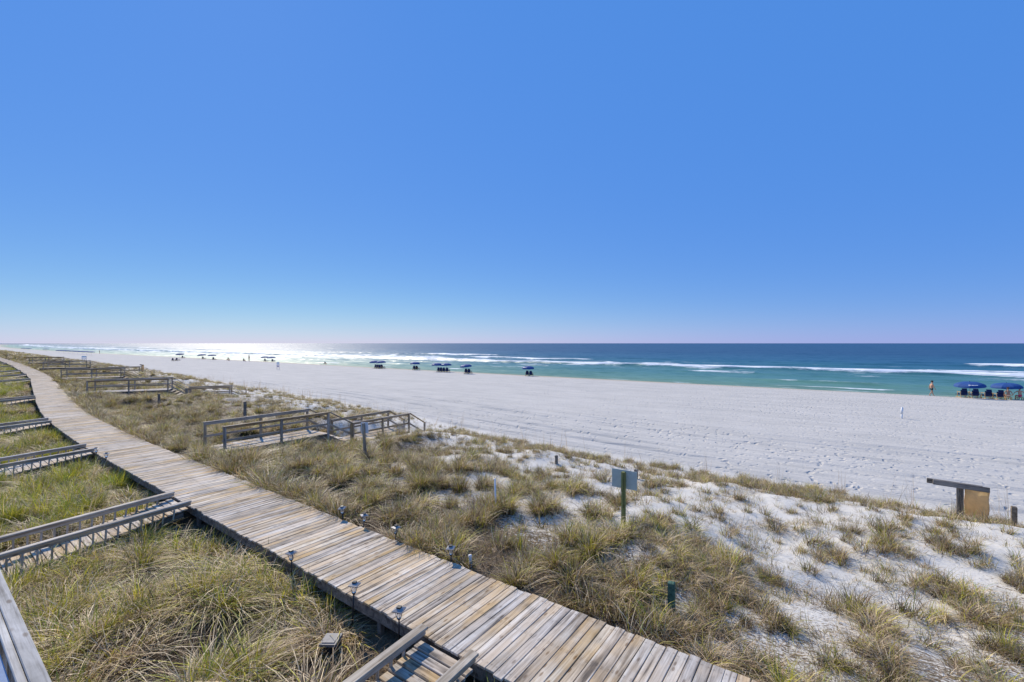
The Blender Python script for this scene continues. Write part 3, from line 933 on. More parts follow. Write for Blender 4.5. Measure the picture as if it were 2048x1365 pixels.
# places kept free of grass: decks, ramps, stairs
RAMPS = [(-4.12, .62), (-13.68, .72), (-23.25, .8), (-33.25, .8), (-48.4, .9)] + [(x - .75, .9) for x in (-72.5, -84, -97, -117, -136)]
STAIRS = [(-20.05, 8.1, 0.0, .95, .1, 11.2), (-51.6, 11.4, .5, 1.0, .1, 13), (-71.5, 13.5, .45, 1, .1, 9), (-97, 16.3, .45, 1, .1, 14), (-128, 19.5, .4, 1, .1, 8)]
def blocked(x, y, m=0.0):
    x = np.asarray(x, float); y = np.asarray(y, float)
    w = walk_c(x)
    b = np.abs(y - w) < WALK_W / 2 + .07 + m
    land = y < w
    for rx, hw in RAMPS: b |= land & (np.abs(x - rx) < hw + .02 + m)
    b |= land & (y < .82 - .031 * (x + 4.49) + m) & (x > -13.0)
    for sx, sy, an, hw, a0, a1 in STAIRS:
        dx, dy = x - sx, y - sy
        f = dx * math.sin(an) + dy * math.cos(an); l = dx * math.cos(an) - dy * math.sin(an)
        b |= (~land) & (np.abs(l) < hw + m) & (f > a0) & (f < a1)
    return b

def in_view(x, y):
    D = -math.sin(YAW) * x + math.cos(YAW) * y; l = math.cos(YAW) * x + math.sin(YAW) * y
    return (D > .5) & (np.abs(l) < D * 1.30 + 2.0)

pr = random.Random(5)
def cells(*rects):
    xs, ys = [], []
    for x0, x1, y0, y1, s in rects:
        nx_, ny_ = int((x1 - x0) / s), int((y1 - y0) / s)
        i, j = np.meshgrid(np.arange(nx_), np.arange(ny_), indexing='ij')
        xs.append((x0 + (i + rng.random(i.shape)) * s).ravel()); ys.append((y0 + (j + rng.random(i.shape)) * s).ravel())
    return np.concatenate(xs), np.concatenate(ys)

# 1. the deep grass between boardwalk and houses: separate arching clumps over thatch darkened as painted shade
X, Y = cells((-14, 3, -1.5, 5.2, .41), (-40, -14, -2, 6.4, .46), (-150, -40, -2, 20, .75))
ok = (Y < walk_c(X)) & in_view(X, Y) & ~blocked(X, Y, .06)
X, Y = X[ok], Y[ok]
F1 = fbm(X * 1.1, Y * 1.1, 301, 2); G1 = fbm(X * .5, Y * .5, 311, 2); Z1 = ground_z(X, Y); D1 = walk_c(X) - WALK_W / 2 - Y
pts = []
for x, y, z, f, g_, d in zip(X, Y, Z1, F1, G1, D1):
    if -5.9 < x < -4.5 and y > 2.5 and pr.random() < .72: continue     # bare sand beside the nearest ramp
    if f < .43 and pr.random() < .9: continue                           # hollows between the clumps
    green = float(sstep(-10, -16, x) * sstep(2.2, .2, y)) * .8 + (.45 if x < -14.5 else 0.0)
    r = pr.random()
    if x < -14 and r < green * .8: ks = K_GRN + K_YEL
    elif r < .42: ks = K_MIX
    else: ks = K_DRY
    big = pr.uniform(.95, 1.5) * (.8 + .7 * max(0, f - .4) / .25)
    if d < .35: big *= .7
    big = min(big, 1.3)
    for q in range(2):
        a = pr.uniform(0, 6.28); o_ = .13 * big * (q > 0)
        pts.append((x + o_ * math.cos(a), y + o_ * math.sin(a), z, pr.choice(ks), big * (1.0 if q == 0 else pr.uniform(.6, .9)), pr.uniform(0, 6.28)))
    if pr.random() < .42 + .35 * (g_ > .53): pts.append((x, y, z, pr.choice(K_YEL), big * pr.uniform(.75, 1.0), pr.uniform(0, 6.28)))
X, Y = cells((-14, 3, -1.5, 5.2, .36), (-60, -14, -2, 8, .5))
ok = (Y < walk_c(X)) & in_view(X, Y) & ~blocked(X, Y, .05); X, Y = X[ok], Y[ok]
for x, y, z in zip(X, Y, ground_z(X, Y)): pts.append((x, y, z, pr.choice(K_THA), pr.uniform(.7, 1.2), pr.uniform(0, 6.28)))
scatter('meadow_grass', pts, 'deep straw and yellow-green dune grass between the boardwalk and the houses', 'grass')
n_a = len(pts)

# 2. the grass on the seaward dune: thick along the boardwalk, thinning to open sand
X, Y = cells((-14, 11, 6, 22, .26), (-45, -14, 6, 27, .31), (-150, -45, 7, 40, .5), (-420, -150, 18, 60, 1.1))
W2, E2 = walk_c(X), dune_e(X)
ok = (Y > W2) & (Y < E2 + .5) & in_view(X, Y) & ~blocked(X, Y, .05)
X, Y, W2, E2 = X[ok], Y[ok], W2[ok], E2[ok]
T2 = (Y - W2 - .9) / (E2 - W2 - .9)
F2 = fbm(X * .38, Y * .38, 401, 3); H2 = fbm(X * 1.5, Y * 1.5, 421, 2); Z2 = ground_z(X, Y); LU = sstep(-3, -19, X)
pts = []
for x, y, z, w, t, f, f2, lush in zip(X, Y, Z2, W2, T2, F2, H2, LU):
    dens = (1.0 - 1.9 * t) * (.52 + .4 * lush) + .50 * lush * (1 - .5 * t) + 1.5 * (f - .5) + 3.4 * (f2 - .5)
    dens -= .34 * float(sstep(.24, .5, t)) * (1 - lush)
    if x > -3: dens += .48 * float(sstep(10.2, 7.5, y)) - .05
    if .80 < t < 1.03: dens = max(dens, .02 + 2.6 * (f2 - .47) + 1.6 * (f - .5))          # the seaward lip
    if dens < .22 + .45 * pr.random():
        r = pr.random()
        if t < 1 and r < .46: pts.append((x, y, z, pr.choice(K_SPR if r < .27 else K_MAT if r < .40 else K_TUF), pr.uniform(.5, 1.1), pr.uniform(0, 6.28)))
        continue
    r = pr.random()
    thick = float(sstep(.42 + .3 * lush, .22, t)) * float(sstep(-1, -7, x))
    if pr.random() < thick:
        # in the thick strip a few bushy clumps stand over shade-darkened thatch instead of a carpet
        if r < .29:
            b0 = pr.uniform(.8, 1.35) * (1.3 if x < -45 else 1.0) * (1.3 if -19 < x < -16.3 and 6.9 < y < 11.6 else 1.0)
            ks = K_BSH if pr.random() < .6 else K_DRY if pr.random() < .5 else K_MIX
            pts.append((x, y, z, pr.choice(ks), b0, pr.uniform(0, 6.28)))
            pts.append((x + pr.uniform(-.12, .12), y + pr.uniform(-.12, .12), z, pr.choice(K_BSH), b0 * .8, pr.uniform(0, 6.28)))
            if pr.random() < .3: pts.append((x, y, z, pr.choice(K_YEL), b0 * .8, pr.uniform(0, 6.28)))
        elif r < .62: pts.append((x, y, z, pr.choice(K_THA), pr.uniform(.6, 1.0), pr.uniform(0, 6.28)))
        continue
    if t < .3 or (x < -16 and t < .6):
        k = pr.choice(K_DRY) if r < .20 else pr.choice(K_MIX) if r < .30 else pr.choice(K_BRN) if r < .82 else pr.choice(K_YEL) if r < .90 else pr.choice(K_MAT)
    else:
        k = pr.choice(K_TUF) if r < .34 else pr.choice(K_BRN) if r < .68 else pr.choice(K_MAT) if r < .84 else pr.choice(K_SPR) if r < .96 else pr.choice(K_MIX)
    sc = pr.uniform(.55, .9) * (.85 + 1.1 * max(0.0, f2 - .5))
    if x < -45: sc *= 1.35
    if x < -150: sc *= 1.5
    hedge = float(sstep(-3.5, -8, x)) * max(0.0, 1 - t * 1.6)
    sc *= 1.0 + .55 * hedge
    if y - w < 1.7: sc *= 1.1
    if -19 < x < -16.3 and 6.9 < y < 11.6: sc *= 1.45
    pts.append((x, y, z, k, sc, pr.uniform(0, 6.28)))
# bushes that hang over the seaward edge of the boardwalk
xe = -5.6
while xe > -60:
    if vnoise(np.array([xe * .8]), np.array([.5]), 77)[0] > .34 and not (-21.2 < xe < -18.9):
        y = float(walk_c(xe)) + WALK_W / 2 + pr.uniform(.16, .42)
        pts.append((xe, y, gz(xe, y), pr.choice(K_DRY + K_BSH + K_BSH), pr.uniform(.85, 1.4), pr.uniform(0, 6.28)))
    xe -= pr.uniform(.16, .42)
# tall seed stalks along the seaward lip
X = rng.uniform(-75, 8, 170); Y = dune_e(X) - rng.uniform(-.2, 2.6, 170); bl = blocked(X, Y, .1); Z = ground_z(X, Y)
for x, y, z, b_ in zip(X, Y, Z, bl):
    if not b_: pts.append((x, y, z, pr.choice(K_OAT), pr.uniform(.7, 1.25), pr.uniform(0, 6.28)))
scatter('dune_grass', pts, 'brown and olive dune grass thick along the boardwalk thinning towards the beach', 'grass')
n_b = len(pts)

# 3. tufts that stand apart on the open sand, one by one
MARKS = [('the grey sign', -4.1, 10.9), ('the tan bag stand', 3.4, 18.5), ('the green post', -2.0, 7.7), ('the thin white pole', -9.0, 10.5), ('the nearest beach stair', -18.0, 13.0), ('the low post stub', -9.6, 18.0), ('the right photo edge', 6.5, 12.5), ('the bare dune middle', 0.0, 14.0)]
def tuft_label(x, y, s, k):
    n, mx_, my_ = min(MARKS, key=lambda q: (q[1] - x) ** 2 + (q[2] - y) ** 2)
    dx = math.cos(YAW) * (x - mx_) + math.sin(YAW) * (y - my_); dy = -math.sin(YAW) * (x - mx_) + math.cos(YAW) * (y - my_)
    rel = ('right of' if dx > 0 else 'left of') if abs(dx) > abs(dy) else ('behind' if dy > 0 else 'in front of')
    far = 'close ' if dx * dx + dy * dy < 3.2 else ''
    if n.endswith('middle') or n.endswith('edge'): rel, far = ('near side of' if dy < 0 else 'far side of'), ('left ' if dx < 0 else 'right ')
    size = 'small' if s < .68 else 'middling' if s < .85 else 'large'
    tone = 'brown' if k in K_BRN else 'green and straw'
    return f'{size} {tone} tuft {far}{rel} {n}'
tufts = []
X = rng.uniform(-15, 8.5, 4000); Y = rng.uniform(8.2, 20.6, 4000)
E3, W3 = dune_e(X), walk_c(X); T3 = (Y - W3 - .9) / (E3 - W3 - .9)
F3 = fbm(X * .3, Y * .3, 431, 3)
ok = (T3 < .99) & in_view(X, Y) & ~blocked(X, Y, .3) & ((F3 > .43) | (rng.random(4000) > .7))
Z3 = ground_z(X, Y)
for x, y, z in zip(X[ok], Y[ok], Z3[ok]):
    if len(tufts) >= 170: break
    if any((x - a) ** 2 + (y - b_) ** 2 < .42 ** 2 for a, b_ in tufts): continue
    tufts.append((x, y))
    k = pr.choice(K_TUF + K_BRN + K_TUF)
    o = link('grass_tuft', PROTO[k], None, None, (x, y, z), (pr.uniform(-.1, .1), pr.uniform(-.1, .1), pr.uniform(0, 6.28)))
    s = pr.uniform(.55, 1.0); o.scale = (s, s, s * pr.uniform(.85, 1.15))
    tag(o, tuft_label(x, y, s, k), 'grass tuft', 'grass tufts on the open dune sand')
print('grass', n_a, n_b, len(tufts))

# ------------------------------------------------------------------ path lamps beside the boardwalk
def lamp_proto():
    root = empty('path_lamp', (0, 0, 0))
    mb = MB(); mb.tube([(0, 0, -.35), (0, 0, .13)], .011, 8); mb.lathe([(.012, .10), (.03, .125), (.034, .135), (0.0, .135)], 10)
    mb.build('stake', M_BLACK, root)
    mb = MB(); mb.lathe([(.0, .138), (.028, .138), (.036, .19), (.036, .215), (.0, .215)], 12); mb.build('glass_jar', M_GLASS, root)
    for k in range(4):
        a = math.pi / 4 + k * math.pi / 2
        mb = MB(); mb.tube([(.03 * math.cos(a), .03 * math.sin(a), .132), (.062 * math.cos(a), .062 * math.sin(a), .25)], .0035, 5)
        mb.build('wire', M_BLACK, root)
    mb = MB()
    h = .076; i_ = .032
    mb.add([(-h, -h, .25), (h, -h, .25), (h, h, .25), (-h, h, .25), (-h, -h, .262), (h, -h, .262), (h, h, .262), (-h, h, .262), (-i_, -i_, .285), (i_, -i_, .285), (i_, i_, .285), (-i_, i_, .285)],
           [(3, 2, 1, 0), (0, 1, 5, 4), (1, 2, 6, 5), (2, 3, 7, 6), (3, 0, 4, 7), (4, 5, 9, 8), (5, 6, 10, 9), (6, 7, 11, 10), (7, 4, 8, 11), (8, 9, 10, 11)])
    cap = mb.build('cap', M_SOLAR, root)
    mb = MB(); mb.box((0, 0, .296), (.06, .06, .02)); mb.build('top_block', M_BLACK, cap)
    return root

def copy_tree(o, parent=None):
    c = o.copy(); col.objects.link(c)
    c.parent = parent
    for ch in list(o.children): copy_tree(ch, c)
    return c

lp = lamp_proto()
spots = [  # along the boardwalk: x, side (-1 landward, 1 seaward), what tells it apart
    (-5.05, -1, 'solar path lamp beside the nearest plank ramp'),
    (-6.15, -1, 'solar path lamp above the black utility box'),
    (-8.05, -1, 'solar path lamp on the landward edge, farthest from the nearest ramp'),
    (-5.75, 1, 'solar path lamp next to the short white stub on the seaward edge'),
    (-7.35, 1, 'solar path lamp in seaward grass, second from the white stub'),
    (-8.45, 1, 'solar path lamp in seaward grass, third from the white stub'),
    (-9.25, 1, 'solar path lamp in seaward grass, farthest from the white stub'),
    (-20.6, -1, 'far solar path lamp on the landward edge, right of two'),
    (-21.9, -1, 'far solar path lamp on the landward edge, left of two'),
]
for i, (x, s, lab) in enumerate(spots):
    o = lp if i == 0 else copy_tree(lp)
    y = float(walk_c(x)) + s * (WALK_W / 2 + .05)
    o.location = (x, y, WALK_Z - .02)
    o.rotation_euler = (pr.uniform(-.07, .07), pr.uniform(-.07, .07), pr.uniform(-.6, .6))
    tag(o, lab, 'path lamp', 'solar lamps along the boardwalk')

# utility box in the grass
bx = -5.95; by = float(walk_c(bx)) - 1.42
root = empty('utility_box', (bx, by, 1.33), 'black box with a grey lid in the grass below the boardwalk edge', 'box', rz=.5)
root.rotation_euler = (.10, -.06, .5)
mb = MB(); mb.box((0, 0, .16), (.20, .18, .42)); mb.build('body', M_BLACK, root)
mb = MB(); mb.box((0, 0, .395), (.25, .23, .04)); mb.box((0, 0, .42), (.19, .17, .012)); mb.build('lid', M_GREYLID, root)

# ------------------------------------------------------------------ posts, poles and signs on the dune
def post_thing(name, px, py, h, w, mat, label, cat, tilt=(0, 0)):
    p = on_ground(px, py)
    mb = MB(); c = w / 2
    mb.box((0, 0, h / 2 - .2), (w, w, h + .4))
    mb.add([(-c, -c, h), (c, -c, h), (c, c, h), (-c, c, h), (-c * .7, -c * .7, h + w * .1), (c * .7, -c * .7, h + w * .1), (c * .7, c * .7, h + w * .1), (-c * .7, c * .7, h + w * .1)],
           [(0, 1, 5, 4), (1, 2, 6, 5), (2, 3, 7, 6), (3, 0, 4, 7), (4, 5, 6, 7)])
    o = mb.build(name, mat, None, p, (tilt[0], tilt[1], pr.uniform(-.3, .3)))
    return tag(o, label, cat)

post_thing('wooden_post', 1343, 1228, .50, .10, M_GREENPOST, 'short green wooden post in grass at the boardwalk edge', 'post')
post_thing('wooden_post', 2028, 1062, .62, .11, M_OLD, 'weathered round-topped post at the right edge beside the tan bag', 'post')
post_thing('wooden_post', 490, 838, 1.0, .13, M_OLD, 'dark post standing behind the nearest beach stair', 'post')
post_thing('wooden_post', 318, 808, .7, .12, M_OLD, 'short dark post in grass before the second beach stair', 'post')
post_thing('wooden_post', 1113, 928, .32, .10, M_OLD, 'low post stub on the dune crest left of the sign', 'post')
post_thing('wooden_post', 1272, 962, .32, .10, M_OLD, 'low post stub on the dune behind the sign', 'post')
def pole_thing(px, py, h, r, label):
    p = on_ground(px, py)
    mb = MB(); mb.tube([(0, 0, -.3), (0, 0, h)], r, 10)
    mb.lathe([(r * 1.15, h - .03), (r * 1.15, h + .004), (0, h + .008)], 10)
    return tag(mb.build('marker_pole', M_WHITE, None, p, (.02, -.03, 0)), label, 'pole')
pole_thing(992, 1026, .85, .022, 'thin white pole standing in grass left of the sign')
p_ = pole_thing(941, 1138, .26, .03, 'short white plastic stub beside a path lamp on the seaward edge')

def back_sign(px, py, h, bw_, bh, label, mat_post, tilt=0.0, rz=0.0, mat_board=None):
    p = on_ground(px, py)
    root = empty('sign', p, label, 'sign', rz=rz)
    root.rotation_euler = (0, tilt, rz)
    timber_ = bar_mesh(.09, h + .4, .09, mat_post)
    o = link('post', timber_, None, root, (0, 0, (h - .4) / 2 - .03), (R(90), 0, 0))
    mb = MB(); mb.box((0, .056, h - bh / 2), (bw_, .012, bh))
    bd = mb.build('board', mat_board or M_SIGN, root)
    mb = MB()
    for zz in (h - .08, h - bh + .08): mb.tube([(0, .044, zz), (0, .068, zz)], .012, 8)
    mb.build('bolts', M_GREYLID, bd)
    return root
back_sign(1247, 1053, 1.33, .62, .44, 'blank grey back of a sign on a green-brown wooden post in the dunes', wood('flare_tinted_post_wood', (0.30, 0.31, 0.14), (0.22, 0.23, 0.10), (0.12, 0.13, 0.055), vary=.05))  # the lens flare's green cast is painted into the post wood
back_sign(731, 918, 1.42, .42, .44, 'pale sign back on a leaning post beside the nearest beach stair', M_RAIL, tilt=-.10, mat_board=M_WHITE)

# T-shaped stand with a tan bag
def bag_stand(px, py, label, scale=1.0):
    p = on_ground(px, py)
    root = empty('bag_stand', p, label, 'bag stand')
    def tb(n, a, b_, w, h): return timber(n, p + Vector(a) * scale, p + Vector(b_) * scale, w * scale, h * scale, M_OLD, root)
    tb('post', (0, 0, -.3), (0, 0, 1.10), .15, .10)
    tb('beam', (-.62, -.075, 1.06), (.62, -.075, 1.02), .05, .15)
    tb('beam', (-.74, .075, 1.05), (.50, .075, 1.01), .05, .15)
    W, H = 9, 9
    V = []; F = []
    for sgn in (-1, 1):
        b0 = len(V)
        for j in range(H + 1):
            for i in range(W + 1):
                u, v = i / W, j / H
                x = .10 + .52 * u + .012 * math.sin(9 * v + 2 * u) - .03 * v * (u - .5)
                bulge = .055 + .05 * math.sin(math.pi * u) * math.sin(math.pi * min(1, v * 1.2)) + .008 * math.sin(14 * u + 5 * v)
                sag = .05 * math.sin(math.pi * u) * (1 - v) if sgn < 0 else .02
                z = (1.0 - .86 * v) - sag
                V.append((x * scale, sgn * bulge * scale * (1 - .85 * max(0, v - .85) / .15), z * scale))
        for j in range(H):
            for i in range(W):
                q = (b0 + j * (W + 1) + i, b0 + j * (W + 1) + i + 1, b0 + (j + 1) * (W + 1) + i + 1, b0 + (j + 1) * (W + 1) + i)
                F.append(q if sgn < 0 else q[::-1])
    for j in range(H):
        for i in (0, W):
            a = j * (W + 1) + i; b_ = a + (W + 1) * (H + 1)
            q = (a, a + W + 1, b_ + W + 1, b_); F.append(q)
    mb = MB(); mb.add(V, F, True)
    mb.build('bag', M_TAN, root)
    return root
_b = M_TAN.node_tree; _p = _b.nodes['Principled BSDF']; _p.inputs['Base Color'].links[0].from_node
_t = _b.nodes.new('ShaderNodeBsdfTranslucent'); _m = _b.nodes.new('ShaderNodeMixShader'); _m.inputs[0].default_value = .45
_b.links.new(_p.inputs['Base Color'].links[0].from_socket, _t.inputs['Color']); _b.links.new(_p.outputs[0], _m.inputs[1]); _b.links.new(_t.outputs[0], _m.inputs[2])
_b.links.new(_m.outputs[0], _b.nodes['Material Output'].inputs['Surface'])
bag_stand(1920, 1040, 'weathered T-shaped wooden stand with a tan bag hanging from its beam')
bag_stand(284, 746, 'far small wooden stand with an orange-tan bag near the fourth beach stair', 1.15)

# ------------------------------------------------------------------ umbrellas and chairs on the beach
def umbrella_proto():
    root = empty('beach_umbrella', (0, 0, 0))
    mb = MB(); mb.tube([(0, 0, -.3), (0, 0, 1.83)], .022, 8); mb.build('pole', M_CHAIRWOOD, root)
    n, r, top, rim = 8, 1.5, 1.86, 1.42
    for k in range(n):
        a0, a1 = 2 * math.pi * k / n, 2 * math.pi * (k + 1) / n
        V = []; F = []
        rows, cols_ = 6, 4
        for i in range(rows + 1):
            t = i / rows
            for j in range(cols_ + 1):
                s = j / cols_
                a = a0 + (a1 - a0) * s
                rr = r * math.sin(t * math.pi / 2) ** .9 * (math.cos(math.pi / n) / math.cos((s - .5) * 2 * math.pi / n) * .35 + .65)
                z = top - (top - rim) * (1 - math.cos(t * math.pi / 2)) ** .95 - .05 * t * math.sin(math.pi * s)
                V.append((rr * math.cos(a), rr * math.sin(a), z))
        # valance
        for j in range(cols_ + 1):
            q = V[rows * (cols_ + 1) + j]; V.append((q[0] * 1.005, q[1] * 1.005, q[2] - .08 + .03 * math.sin(math.pi * j / cols_)))
        for i in range(rows + 1):
            for j in range(cols_):
                b_ = i * (cols_ + 1) + j
                F.append((b_, b_ + 1, b_ + cols_ + 2, b_ + cols_ + 1))
        mb = MB(); mb.add(V, F, True)
        pn = mb.build('canopy_panel', M_BLUE, root)
        mb = MB(); mb.tube([(0, 0, top - .02), (r * .70 * math.cos(a0), r * .70 * math.sin(a0), top - (top - rim) * .31 - .03), (r * .98 * math.cos(a0), r * .98 * math.sin(a0), rim - .01)], .009, 5)
        mb.build('rib', M_GREYLID, root)
    mb = MB(); mb.lathe([(.03, 1.85), (.035, 1.89), (.0, 1.93)], 8); mb.build('finial', M_NAVY, root)
    return root

def chair_proto():
    """low slatted wooden beach chair with navy canvas; it faces +Y"""
    root = empty('beach_chair', (0, 0, 0))
    for s in (-1, 1):
        mb = MB()
        mb.bar((s * .33, .75, .02), (s * .33, -.62, .06), .04, .06)
        mb.bar((s * .33, -.55, .04), (s * .33, -.30, .60), .04, .05)
        mb.bar((s * .33, .42, .04), (s * .33, .30, .60), .04, .05)
        mb.build('side_frame', M_CHAIRWOOD, root)
        mb = MB(); mb.bar((s * .33, -.48, .62), (s * .33, .42, .62), .09, .03); mb.build('arm_rest', M_CHAIRWOOD, root)
    mb = MB()
    mb.box((0, -.36, .86), (.42, .03, .30), M=Matrix.Rotation(R(-22), 3, 'X'))
    mb.box((0, -.28, .58), (.54, .045, .50), M=Matrix.Rotation(R(-22), 3, 'X'))
    mb.build('backrest', M_NAVY, root)
    mb = MB(); mb.box((0, .22, .33), (.56, .86, .06), M=Matrix.Rotation(R(8), 3, 'X')); mb.build('seat', M_NAVY, root)
    mb = MB(); mb.box((0, .95, .25), (.50, .55, .05)); mb.build('foot_rest', M_NAVY, root)
    mb = MB(); mb.bar((-.33, -.47, .22), (.33, -.47, .22), .05, .05); mb.build('crossbar', M_CHAIRWOOD, root)
    return root

um = umbrella_proto(); ch = chair_proto()
ucount = [0]; ccount = [0]
def umbrella(px, py, label, tilt=(0.0, 0.0), sc=1.0):
    p = on_ground(px, py)
    o = um if ucount[0] == 0 else copy_tree(um)
    ucount[0] += 1
    o.location = p; o.rotation_euler = (tilt[0], tilt[1], pr.uniform(0, .7)); o.scale = (sc, sc, 1.0 if sc < 1.3 else 1.2)
    return tag(o, label, 'umbrella', 'blue beach umbrellas')
def chair(px, py, label, rz=0.0, sc=1.0):
    p = on_ground(px, py)
    o = ch if ccount[0] == 0 else copy_tree(ch)
    ccount[0] += 1
    o.location = p; o.rotation_euler = (0, 0, rz + pr.uniform(-.06, .06)); o.scale = (sc,) * 3
    return tag(o, label, 'beach chair', 'navy beach chairs facing the sea')

uA = umbrella(1940, 797.0, 'blue beach umbrella with a white mark, left of the two at right', (.06, -.08), .86)
umbrella(2014, 799.0, 'blue beach umbrella at the right edge over the two seated women', (.05, -.05), .86)
# the white printed mark on that umbrella's landward side
def canopy_point(a, t, lift=.012):
    n, r, top, rim = 8, 1.5, 1.86, 1.42
    q_ = r * math.sin(t * math.pi / 2) ** .9 * .985
    return Vector((q_ * math.cos(a), q_ * math.sin(a), top - (top - rim) * (1 - math.cos(t * math.pi / 2)) ** .95 + lift))
mb = MB()
for a0, a1, t0, t1 in ((-2.42, -2.28, .60, .74), (-2.22, -2.02, .63, .71), (-2.0, -1.90, .63, .71), (-1.88, -1.74, .63, .71)):
    mb.add([canopy_point(a0, t0), canopy_point(a1, t0), canopy_point(a1, t1), canopy_point(a0, t1)], [(0, 1, 2, 3)])
mk = mb.build('printed_mark', M_WHITE, uA)
for px, py, lab in ((1926, 795.0, 'beach chair at the left end of the row of four under the marked umbrella'), (1949, 796.0, 'second beach chair from the left in the row of four at right'),
                    (1975, 797.5, 'third beach chair from the left in the row of four at right'), (1998, 799.0, 'beach chair at the right end of the row of four, next to the women')):
    chair(px, py, lab, .12, 1.06)
groups = [
    ('leftmost pair of umbrellas in mid beach', [(749, 737.0, 'left'), (763, 737.5, 'right')], [(753, 737.5), (757, 737.7), (760.7, 738), (764.7, 738)]),
    ('single umbrella left of the middle pair', [(830, 740.5, '')], [(829.5, 740.5), (834.5, 740.5)]),
    ('middle pair of umbrellas in mid beach', [(874, 744.2, 'left'), (893, 744.8, 'right')], [(878.5, 744.6), (883.5, 744.8), (889, 745.0), (895, 745.2)]),
    ('single umbrella right of the middle pair', [(933, 748, '')], [(933, 748), (939, 748.3)]),
    ('lone umbrella at the centre of the beach', [(1056, 752.3, '')], [(1055, 752.3), (1062, 752.8)]),
]
ordn = ['first', 'second', 'third', 'fourth']
for nm, us, cs in groups:
    for px, py, sd in us:
        umbrella(px, py, f'small blue umbrella, the {nm}' if not sd else f'small blue umbrella, {sd} one of the {nm}', (pr.uniform(-.06, .06), pr.uniform(-.1, .02)), .76)
    for k, (px, py) in enumerate(cs):
        chair(px, py, f'{ordn[k]} navy chair from the left under the {nm}', .35)
for px, py, lab in ((360, 716.6, 'far umbrella, leftmost before the sun glitter'), (404, 718.5, 'far umbrella, left of two close together by the glitter'), (424, 719.5, 'far umbrella, right of two close together by the glitter'),
                    (530, 723.0, 'far umbrella right of the standing bather, left of two touching'), (543, 723.6, 'far umbrella right of the standing bather, right of two touching')):
    umbrella(px, py, lab, (0, pr.uniform(-.12, .05)), .95)
for px, py, lab in ((366, 717.0, 'chair under the leftmost far umbrella'), (407, 719.0, 'chair under the left of two far umbrellas'), (428, 720.3, 'chair under the right of two far umbrellas'),
                    (531, 723.6, 'left chair under the two touching far umbrellas'), (546, 724.2, 'right chair under the two touching far umbrellas'),
                    (347, 722.6, 'far empty beach chair on open sand, left of two'), (355, 722.2, 'far empty beach chair on open sand, right of two')):
    chair(px, py, lab, .5)
for k in range(8):
    px = 118 + k * 9.2; py = 706.4 + k * .62
    umbrella(px, py, ('leftmost', 'second', 'third', 'fourth', 'fifth', 'sixth', 'seventh', 'rightmost')[k] + ' umbrella from the left in the long far row at left' if 0 < k < 7 else ('leftmost' if k == 0 else 'rightmost') + ' umbrella of the long far row at left', (0, 0), 1.0)
for px, py, lab in ((92, 702.6, 'lone hazy umbrella left of the long far row'), (48, 700.6, 'hazy umbrella at far left, left of two'), (58, 701.1, 'hazy umbrella at far left, right of two')):
    umbrella(px, py, lab, (0, 0), 1.25)

# ------------------------------------------------------------------ people
def skin_mesh(name, J, E, mat, parent, sub=2, root_i=None):
    """J: {joint: (x, y, z, radius)}; grown with a Skin modifier"""
    names = list(J)
    me = bpy.data.meshes.new(name)
    me.from_pydata([J[k][:3] for k in names], [(names.index(a), names.index(b_)) for a, b_ in E], [])
    me.materials.append(mat)
    o = link(name, me, None, parent)
    md = o.modifiers.new('skin', 'SKIN'); md.use_smooth_shade = True
    if not me.skin_vertices: 
        bpy.context.view_layer.objects.active = o
    sv = me.skin_vertices[0].data if me.skin_vertices else None
    for i, k in enumerate(names):
        r = J[k][3]
        sv[i].radius = (r, r) if not hasattr(r, '__len__') else r
        sv[i].use_root = (k == (root_i or names[0]))
    sd = o.modifiers.new('sub', 'SUBSURF'); sd.levels = sub; sd.render_levels = sub
    return o

